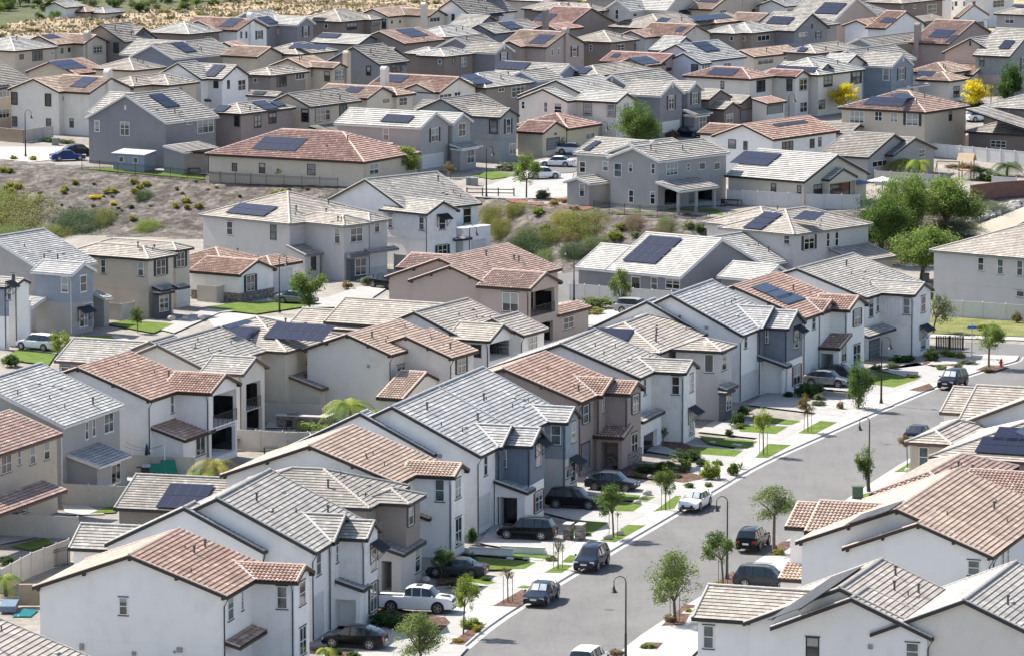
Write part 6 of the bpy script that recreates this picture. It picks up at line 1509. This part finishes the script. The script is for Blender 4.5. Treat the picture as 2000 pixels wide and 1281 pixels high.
fence('black iron fence around the covered patio house', [(1160,414),(1250,424),(1420,434)], 1, 1.4, M_dark, 2.4, 'iron', False)
fence('black iron fence beside the diagonal cream fence', [(20,1105),(70,1080),(132,1066)], 0, 1.5, M_dark, 2.2, 'iron'); fence('black iron fence by the leafy hedge', [(580,862),(640,838),(700,815)], 0, 1.5, M_dark, 2.2, 'iron')
fence('brown post and rail fence at the upper cul de sac', [(912,384),(945,386),(976,392)], 1, 1.1, plain('rail_wood', (.12,.07,.045), .8), 2.0, 'iron', False) if False else None
def thing(name, label, cat, px, py, lvl=0, rz=0, group=None): return tag(empty(name, place(px, py, lvl), rz), label, cat, group)
M_wood = plain('brown_wood', (.14,.085,.05), .8, var=.25)
t = thing('rail_fence', 'low brown post and rail fence at the upper cul de sac', 'fence', 912, 384, 1)
for k in range(4): m = MB(); m.box(k*2-.08, k*2+.08, -.08-k*.3, .08-k*.3, -.2, 1.15); m.build('post', M_wood, t)
for z in (.5, .95): m = MB(); m.bar((0,0,z), (6,-.9,z), .06, .12); m.build('rail', M_wood, t)
# dark timber screen, hydrant, sign, boxes
t = thing('timber_screen', 'dark slatted timber enclosure beside bright grass clumps', 'screen', 1828, 683, 0, -R(5))
for k in range(16): m = MB(); m.box(k*.18, k*.18+.13, 0, .05, .05, 1.45 + (k % 3)*.03); m.build('slat', plain('dark_wood', (.035,.028,.025), .8), t)
for k in (0, 1, 2): m = MB(); m.box(k*1.42-.03, k*1.42+.07, .05, .15, 0, 1.5); m.build('post', plain('dark_wood', (.035,.028,.025), .8), t)
t = thing('fire_hydrant', 'red fire hydrant on the corner pavement', 'hydrant', 1955, 716); M_red = plain('hydrant_red', (.42,.06,.03), .5, var=.1)
m = MB(); m.tube([(0,0,0),(0,0,.06),(0,0,.07),(0,0,.62),(0,0,.64)], [.2,.2,.13,.13,.17], 12); m.build('barrel', M_red, t); m = MB(); m.ball((0,0,.68), .15,.15,.16,10,6); m.tube([(0,0,.8),(0,0,.9)], .04, 6); m.build('bonnet', M_red, t)
for s_ in (-1, 1): m = MB(); m.tube([(s_*.1,0,.45),(s_*.24,0,.45)], .075, 8); m.build('outlet', M_red, t)
t = thing('street_sign', 'blue street name sign on a thin pole by the cross street', 'sign', 1898, 697)
m = MB(); m.tube([(0,0,0),(0,0,3.4)], .04, 8); m.build('pole', plain('galvanised', (.3,.31,.32), .5), t); MB_ = plain('sign_blue', (.02,.12,.42), .4, var=0)
m = MB(); m.box(-.5,.5,-.02,.02,2.95,3.2); m.box(-.42,.42,-.022,.022,3.2,3.24); m.build('name_plate', MB_, t); m = MB(); m.box(-.02,.02,-.5,.5,3.26,3.48); m.build('name_plate', MB_, t)
for i, (x, y, lb) in enumerate([(108,284,'small grey utility box by the upper left street'), (917,362,'dark utility box on the upper verge'), (927,363,'taller pale utility box on the upper verge'), (1675,972,'green utility box on right pavement turf')]):
    t = thing('utility_box', lb, 'utility box', x, y, 0 if y > 500 else 1); m = MB(); m.box(-.45,.45,-.35,.35,-.05,.95); m.build('cabinet', plain('box_green' if i == 3 else 'box_grey', (.06,.11,.07) if i == 3 else (.28,.29,.27), .6), t); m = MB(); m.box(-.5,.5,-.4,.4,.95,1.03); m.build('lid', plain('box_green', (.06,.11,.07), .6) if i == 3 else plain('box_grey', (.28,.29,.27), .6), t)
BO = 'pale boulders in the front gardens'; M_rock = plain('boulder', (.50,.47,.42), .9, var=.2, scale=1.5, bump=.6, bscale=4)
for (x, y, r, lb) in [(1187,1052,9,'round pale boulder left of street tree in turf square'),(1209,1044,9,'flat pale boulder right of street tree in turf square'),(1245,983,7,'left boulder of the trio on the lawn edge'),(1257,974,7,'middle boulder of the trio on the lawn edge'),(1264,966,9,'far boulder of the trio on the lawn edge'),(1060,1080,7,'pale boulder by low white wall'),
   (831,1135,9,'tall pale rock by the grey sedan yard'),(1269,1050-118,5,'small stone at the brown house bed'),(336,625,8,'left pale rock before the grey bay house'),(362,625,7,'middle pale rock before the grey bay house'),(392,624,8,'right pale rock before the grey bay house'),(1773,921,7,'white rock on turf at right kerb'),(525,590,6,'rock by the stone base house'),(165,668,7,'pale rock beside white SUV garden')]:
    t = thing('boulder', lb, 'boulder', x, y, 0, 0, BO); s = F/depth(place(x, y, 0)); a = r/s; random.seed(int(x)); m = MB(); m.ball((0,0,a*.45), a*1.1, a*.9, a*.75, 9, 6, .1); o = m.build('stone', M_rock, t, smooth=True)
random.seed(3)
# rocks on the right slope
RS = MB()
for k in range(260):
    px, py = random.uniform(1890,1990), 0; py = 428 - (px-1890)*.26 + random.uniform(-9, 9); P = on_ground(px, py); r = random.uniform(.12,.45); RS.ball((P.x,P.y,P.z+r*.3), r*1.2, r, r*.7, 6, 4, .15)
o = RS.build('rock_scatter', M_rock); tag(o, 'pale loose rocks scattered on the right slope', 'rocks', kind='stuff')
# stone pillars and grill by the driveway
t = thing('stone_counter', 'grey stone outdoor counter beside black SUV', 'counter', 1110, 1052, 0, -R(17))
for a in (0, 1.0): m = MB(); m.box(a-.3,a+.3,-.5,.6,0,1.25); m.build('pillar', M_stone(), t); m = MB(); m.box(a-.34,a+.34,-.54,.64,1.25,1.32); m.build('cap', M_conc, t)
for (x, y, lb) in [(960,1083,'low white stepped garden wall with rail, upper'),(1022,1080,'low white stepped garden wall near the pavement')]:
    t = thing('garden_wall', lb, 'wall', x, y, 0, -R(105)); m = MB(); m.box(-.12,.12,-1.8,1.8,0,.5); m.build('wall', wallmat('white'), t); m = MB(); m.box(-.16,.16,-1.84,1.84,.5,.56); m.build('cap', M_conc, t)
# pergola, shed, playset, umbrellas
t = thing('pergola', 'dark timber pergola behind the shed on the upper left terrace', 'pergola', 336, 336, 1, -R(30)); M_dw = plain('pergola_wood', (.035,.026,.022), .8)
for (a, b) in ((0,0),(6,0),(0,3.5),(6,3.5)): m = MB(); m.box(a-.12,a+.12,b-.12,b+.12,0,2.6); m.build('post', M_dw, t)
m = MB(); m.box(-.4,6.4,-.08,.08,2.6,2.8); m.box(-.4,6.4,3.42,3.58,2.6,2.8); m.build('beam', M_dw, t)
for k in range(13): m = MB(); m.box(k*.5-.04,k*.5+.04,-.5,4.0,2.8,2.95); m.build('rafter', M_dw, t)
t = thing('garden_shed', 'blue grey garden shed with flat pale roof beside dark grey house', 'shed', 262, 333, 1, -R(33))
m = MB(); m.box(-2.6,2.6,-1.2,1.2,-.4,2.3); m.build('wall', wallmat('bluegrey'), t); m = MB(); m.add([(-2.8,-1.4,2.3),(2.8,-1.4,2.3),(2.8,1.4,2.7),(-2.8,1.4,2.7),(-2.8,-1.4,2.2),(2.8,-1.4,2.2),(2.8,1.4,2.6),(-2.8,1.4,2.6)], [(0,1,2,3),(7,6,5,4),(0,4,5,1),(1,5,6,2),(2,6,7,3),(3,7,4,0)]); m.build('roof', plain('shed_roof', (.45,.46,.47), .6), t)
for x in (-1.2, 1.2): m = MB(); m.box(x-.4,x+.4,-1.24,-1.2,1.1,1.9); w_ = m.build('window', M_white, t); m = MB(); m.box(x-.32,x+.32,-1.26,-1.24,1.18,1.82); m.build('pane', glassmat(1), w_)
t = thing('playset', 'wooden playset with pitched orange roof on the right garden', 'playset', 1873, 352, 1, -R(20)); M_ow = plain('orange_wood', (.38,.23,.11), .7, var=.2)
for (a, b) in ((0,0),(1.6,0),(0,1.6),(1.6,1.6)): m = MB(); m.box(a-.06,a+.06,b-.06,b+.06,0,2.6); m.build('post', M_ow, t)
m = MB(); m.box(-.1,1.7,-.1,1.7,1.2,1.3); m.build('deck', M_ow, t)
m = MB(); m.add([(-.3,-.3,2.5),(1.9,-.3,2.5),(1.9,.8,3.5),(-.3,.8,3.5),(-.3,1.9,2.5),(1.9,1.9,2.5)], [(0,1,2,3),(3,2,5,4)]); m.build('roof', plain('play_roof', (.50,.36,.22), .7), t)
m = MB(); m.bar((-.1,.8,2.3), (-3.2,.8,2.3), .12); m.bar((-3.2,.8,2.3),(-3.4,0,0),.1); m.bar((-3.2,.8,2.3),(-3.4,1.6,0),.1); m.build('swing_beam', M_ow, t)
def umbrella(label, px, py, lvl, col, r=1.7, closed=False):
    t = thing('parasol', label, 'parasol', px, py, lvl, 0, 'garden parasols'); m = MB(); m.tube([(0,0,0),(0,0,2.5)], .035, 7); m.build('pole', M_dark, t); c = plain('canopy_' + col, dict(navy=(.02,.04,.09), white=(.65,.65,.64), blue=(.16,.2,.36))[col], .8)
    m = MB()
    if closed: m.tube([(0,0,.9),(0,0,1.2),(0,0,2.2),(0,0,2.6)], [.17,.2,.12,.02], 8)
    else:
        n = 8; rim = [(math.cos(6.283*k/n)*r, math.sin(6.283*k/n)*r, 2.25) for k in range(n)]; m.add([(0,0,2.8)] + rim, [(0, 1+k, 1+(k+1) % n) for k in range(n)])
        for k in range(n): m.bar(rim[k], rim[(k+1) % n], .02, .12)
    m.build('canopy', c, t)
umbrella('closed navy parasol in the string light patio', 287,922,0,'navy',closed=True); umbrella('closed navy parasol beside the cream fence, centre', 694,772,0,'navy',closed=True); umbrella('open blue parasol in front of the dark patio opening', 1668,392,1,'blue',2.0); umbrella('open white square parasol beside the tall leafy tree', 1724,388,1,'white',2.0)
# patio things
M_blk = plain('patio_black', (.02,.02,.022), .6)
def chairt(label, px, py, lvl=0, rz=0, col=None, name='patio_chair', cat='chair', group='patio chairs'):
    t = thing(name, label, cat, px, py, lvl, rz, group); c = col or M_blk
    m = MB(); m.box(-.28,.28,-.28,.28,.38,.46); m.build('seat', c, t); m = MB(); m.box(-.28,.28,.24,.3,.46,.95); m.build('backrest', c, t)
    for a in (-.25,.25):
        for b in (-.25,.25): m = MB(); m.box(a-.025,a+.025,b-.025,b+.025,0,.38); m.build('leg', c, t)
def table(label, px, py, lvl=0, rz=0, w=1.6, d=.9, h=.74, c=None, name='patio_table', cat='table'):
    t = thing(name, label, cat, px, py, lvl, rz); c = c or M_blk; m = MB(); m.box(-w/2,w/2,-d/2,d/2,h-.05,h); m.build('table_top', c, t)
    for a in (-w/2+.08,w/2-.08):
        for b in (-d/2+.08,d/2-.08): m = MB(); m.box(a-.03,a+.03,b-.03,b+.03,0,h-.05); m.build('leg', c, t)
def grill(label, px, py, lvl=0, rz=0):
    t = thing('grill', label, 'grill', px, py, lvl, rz); m = MB(); m.box(-.55,.55,-.3,.3,.1,.85); m.build('cabinet', M_blk, t); m = MB(); m.tube([(-.45,0,.9),(.45,0,.9)], .27, 12); m.build('lid', plain('steel', (.4,.4,.41), .25, metal=.8, var=0), t)
    m = MB(); m.box(.55,.95,-.25,.25,.8,.85); m.box(-.95,-.55,-.25,.25,.8,.85); m.build('side_shelf', M_blk, t)
t = thing('outdoor_kitchen', 'L shaped outdoor kitchen with pale worktop under the balcony house', 'outdoor kitchen', 590, 832, 0, -R(15))
m = MB(); m.box(-2.4,2.4,-.4,.4,0,.95); m.box(1.7,2.5,.4,2.4,0,.95); m.build('counter', M_stone(), t); m = MB(); m.box(-2.5,2.5,-.5,.5,.95,1.03); m.box(1.6,2.6,.5,2.5,.95,1.03); m.build('worktop', plain('worktop', (.6,.59,.57), .3), t)
m = MB(); m.box(-1.4,-.4,-.25,.3,1.03,1.3); m.build('built_in_grill', plain('steel', (.4,.4,.41), .25, metal=.8, var=0), t)
chairt('left bar chair at the outdoor kitchen', 565,840); chairt('right bar chair at the outdoor kitchen', 585,842); grill('black barrel grill in the string light patio', 288,930); table('glass patio table in the string light patio', 300,950,w=2.2)
grill('black covered grill in front of the blue grey balcony house', 448,876,0,.3); chairt('covered patio chair under balcony', 432,878); chairt('patio chair next to the open blue parasol', 1650,392,1); table('patio table under the open blue parasol', 1668,394,1)
table('long dark patio table beside the covered patio house', 1430,402,1,-.6,2.4,1.1); chairt('dark patio chair left of the long table', 1412,404,1); chairt('dark patio chair right of the long table', 1446,400,1); table('dark patio table in the left small garden', 532,888,w=1.6); table('patio table under the pergola', 380,340,1)
for (x, y, lb, cx) in [(308,938,'left green slatted play tent in the string light patio', 0),(328,930,'right green pointed play tent in the string light patio', 1)]:
    t = thing('play_tent', lb, 'play tent', x, y); m = MB(); m.add([(-.8,-.7,.3),(.8,-.7,.3),(.8,.7,.3),(-.8,.7,.3),(-.6,0,1.5),(.6,0,1.5)], [(0,1,5,4),(2,3,4,5),(1,2,5),(3,0,4)]); m.build('canopy', plain('green_cloth', (.02,.19,.13), .8), t)
    for a in (-.75,.75): m = MB(); m.box(a-.03,a+.03,-.03,.03,0,.5); m.build('leg', M_blk, t)
t = thing('egg_chair', 'black hanging egg chair against the off white wall', 'chair', 826, 738); m = MB(); m.tube([(.0,.4,0),(0,.6,1.2),(0,.4,2.0),(0,0,2.15),(0,0,1.9)], .035, 6); m.build('stand', M_dark, t)
m = MB()
for k in range(7): a = math.pi*k/6; m.tube([(math.cos(a)*.5, 0, 1.2+.6*math.cos(b_)) if False else (.5*math.sin(b_)*math.cos(a), .5*math.sin(b_)*math.sin(a), 1.2+.65*math.cos(b_)) for b_ in [math.pi*q/8 for q in range(9)]], .018, 5)
m.build('basket', M_dark, t)
t = thing('string_lights', 'string of small bulbs over the left patio between white poles', 'string lights', 322, 930)
m = MB(); m.tube([(0,0,0),(0,0,2.9)], .04, 6); m.build('pole', M_white, t)
for dy in (0, 2.2):
    m = MB(); pts = [Vector((0,0,2.85)).lerp(Vector((-3.6,dy,2.7)), q/14) - Vector((0,0,.45*math.sin(math.pi*q/14))) for q in range(15)]; m.tube(pts, .012, 4); m.build('cable', M_dark, t)
    for p in pts[1:-1:2]: m = MB(); m.ball(p - Vector((0,0,.06)), .04,.04,.05,6,4); m.build('bulb', M_white, t)
for (x, y, lb) in [(122,976,'air conditioner beside the red brown house'),(131,1045,'air conditioner next to the diagonal fence'),(1808,548,'barrel planter beside lean-to roof')]:
    t = thing('air_conditioner', lb, 'air conditioner', x, y); m = MB(); m.box(-.4,.4,-.4,.4,0,.85); m.build('casing', plain('ac_grey', (.16,.16,.16), .6), t); m = MB(); m.tube([(0,0,.85),(0,0,.88)], .34, 14); m.build('fan_grille', M_dark, t)
t = thing('satellite_dish', 'white satellite dish on the slate wall corner', 'dish', 1047, 250, 1)
COL.objects.unlink(t); bpy.data.objects.remove(t)
t = thing('raised_spa', 'timber clad wall with small pool at the lower left garden', 'pool wall', 42, 1182); m = MB(); m.box(-.2,2.4,0,.4,0,1.6); m.build('planter_wall', plain('tan_block', (.33,.25,.17), .8), t); m = MB(); m.box(-1.4,-.2,-2.6,.2,0,.45); m.build('pool_wall', plain('slate_tile', (.14,.2,.26), .5), t)

# vents, meters and pipes fixed to the nearest blank walls
def wallbit(hi, face, px, py, w_, hh, nm, mt, d=.12):
    h = HOUSES[hi]; hit = h.hit_wall(face, px, py)
    if not hit: return
    t, w, p = hit; x0, x1, y0, y1 = w.walls_xy(); m = MB(); c = p.x if face == 'L' else p.y
    h.fbox(m, face, y0 if face == 'L' else x1, c-w_/2, c+w_/2, p.z-hh/2, p.z+hh/2, 0, d); m.build(nm, mt, h.root)
mg = plain('meter_grey', (.3,.3,.3), .6)
for (hi, f, x, y, a, b, nm) in [(0,'L',351,1268,.4,.35,'vent_hood'),(0,'L',262,1275,.28,.28,'vent_hood'),(0,'L',160,1262,.3,.45,'meter_box'),(0,'L',341,1272,.12,.15,'outlet'),(1,'L',440,1120,.3,.3,'vent_hood'),(12,'L',1700,1262,.3,.3,'vent_hood'),(13,'L',1730,1120,.25,.25,'vent_hood'),(2,'L',745,1020,.25,.25,'vent_hood'),
    (3,'L',640,930,.25,.25,'vent_hood'),(20,'L',200,800,.28,.28,'vent_hood'),(19,'L',183,1010-60,.2,.2,'wall_lamp'),(23,'L',720,715,.25,.25,'vent_hood'),(7,'L',1200,740,.3,.3,'vent_hood'),(4,'L',860,890,.3,.3,'vent_hood'),(9,'L',1380,640,.3,.3,'vent_hood')]:
    wallbit(hi, f, x, y, a, b, nm, mg)
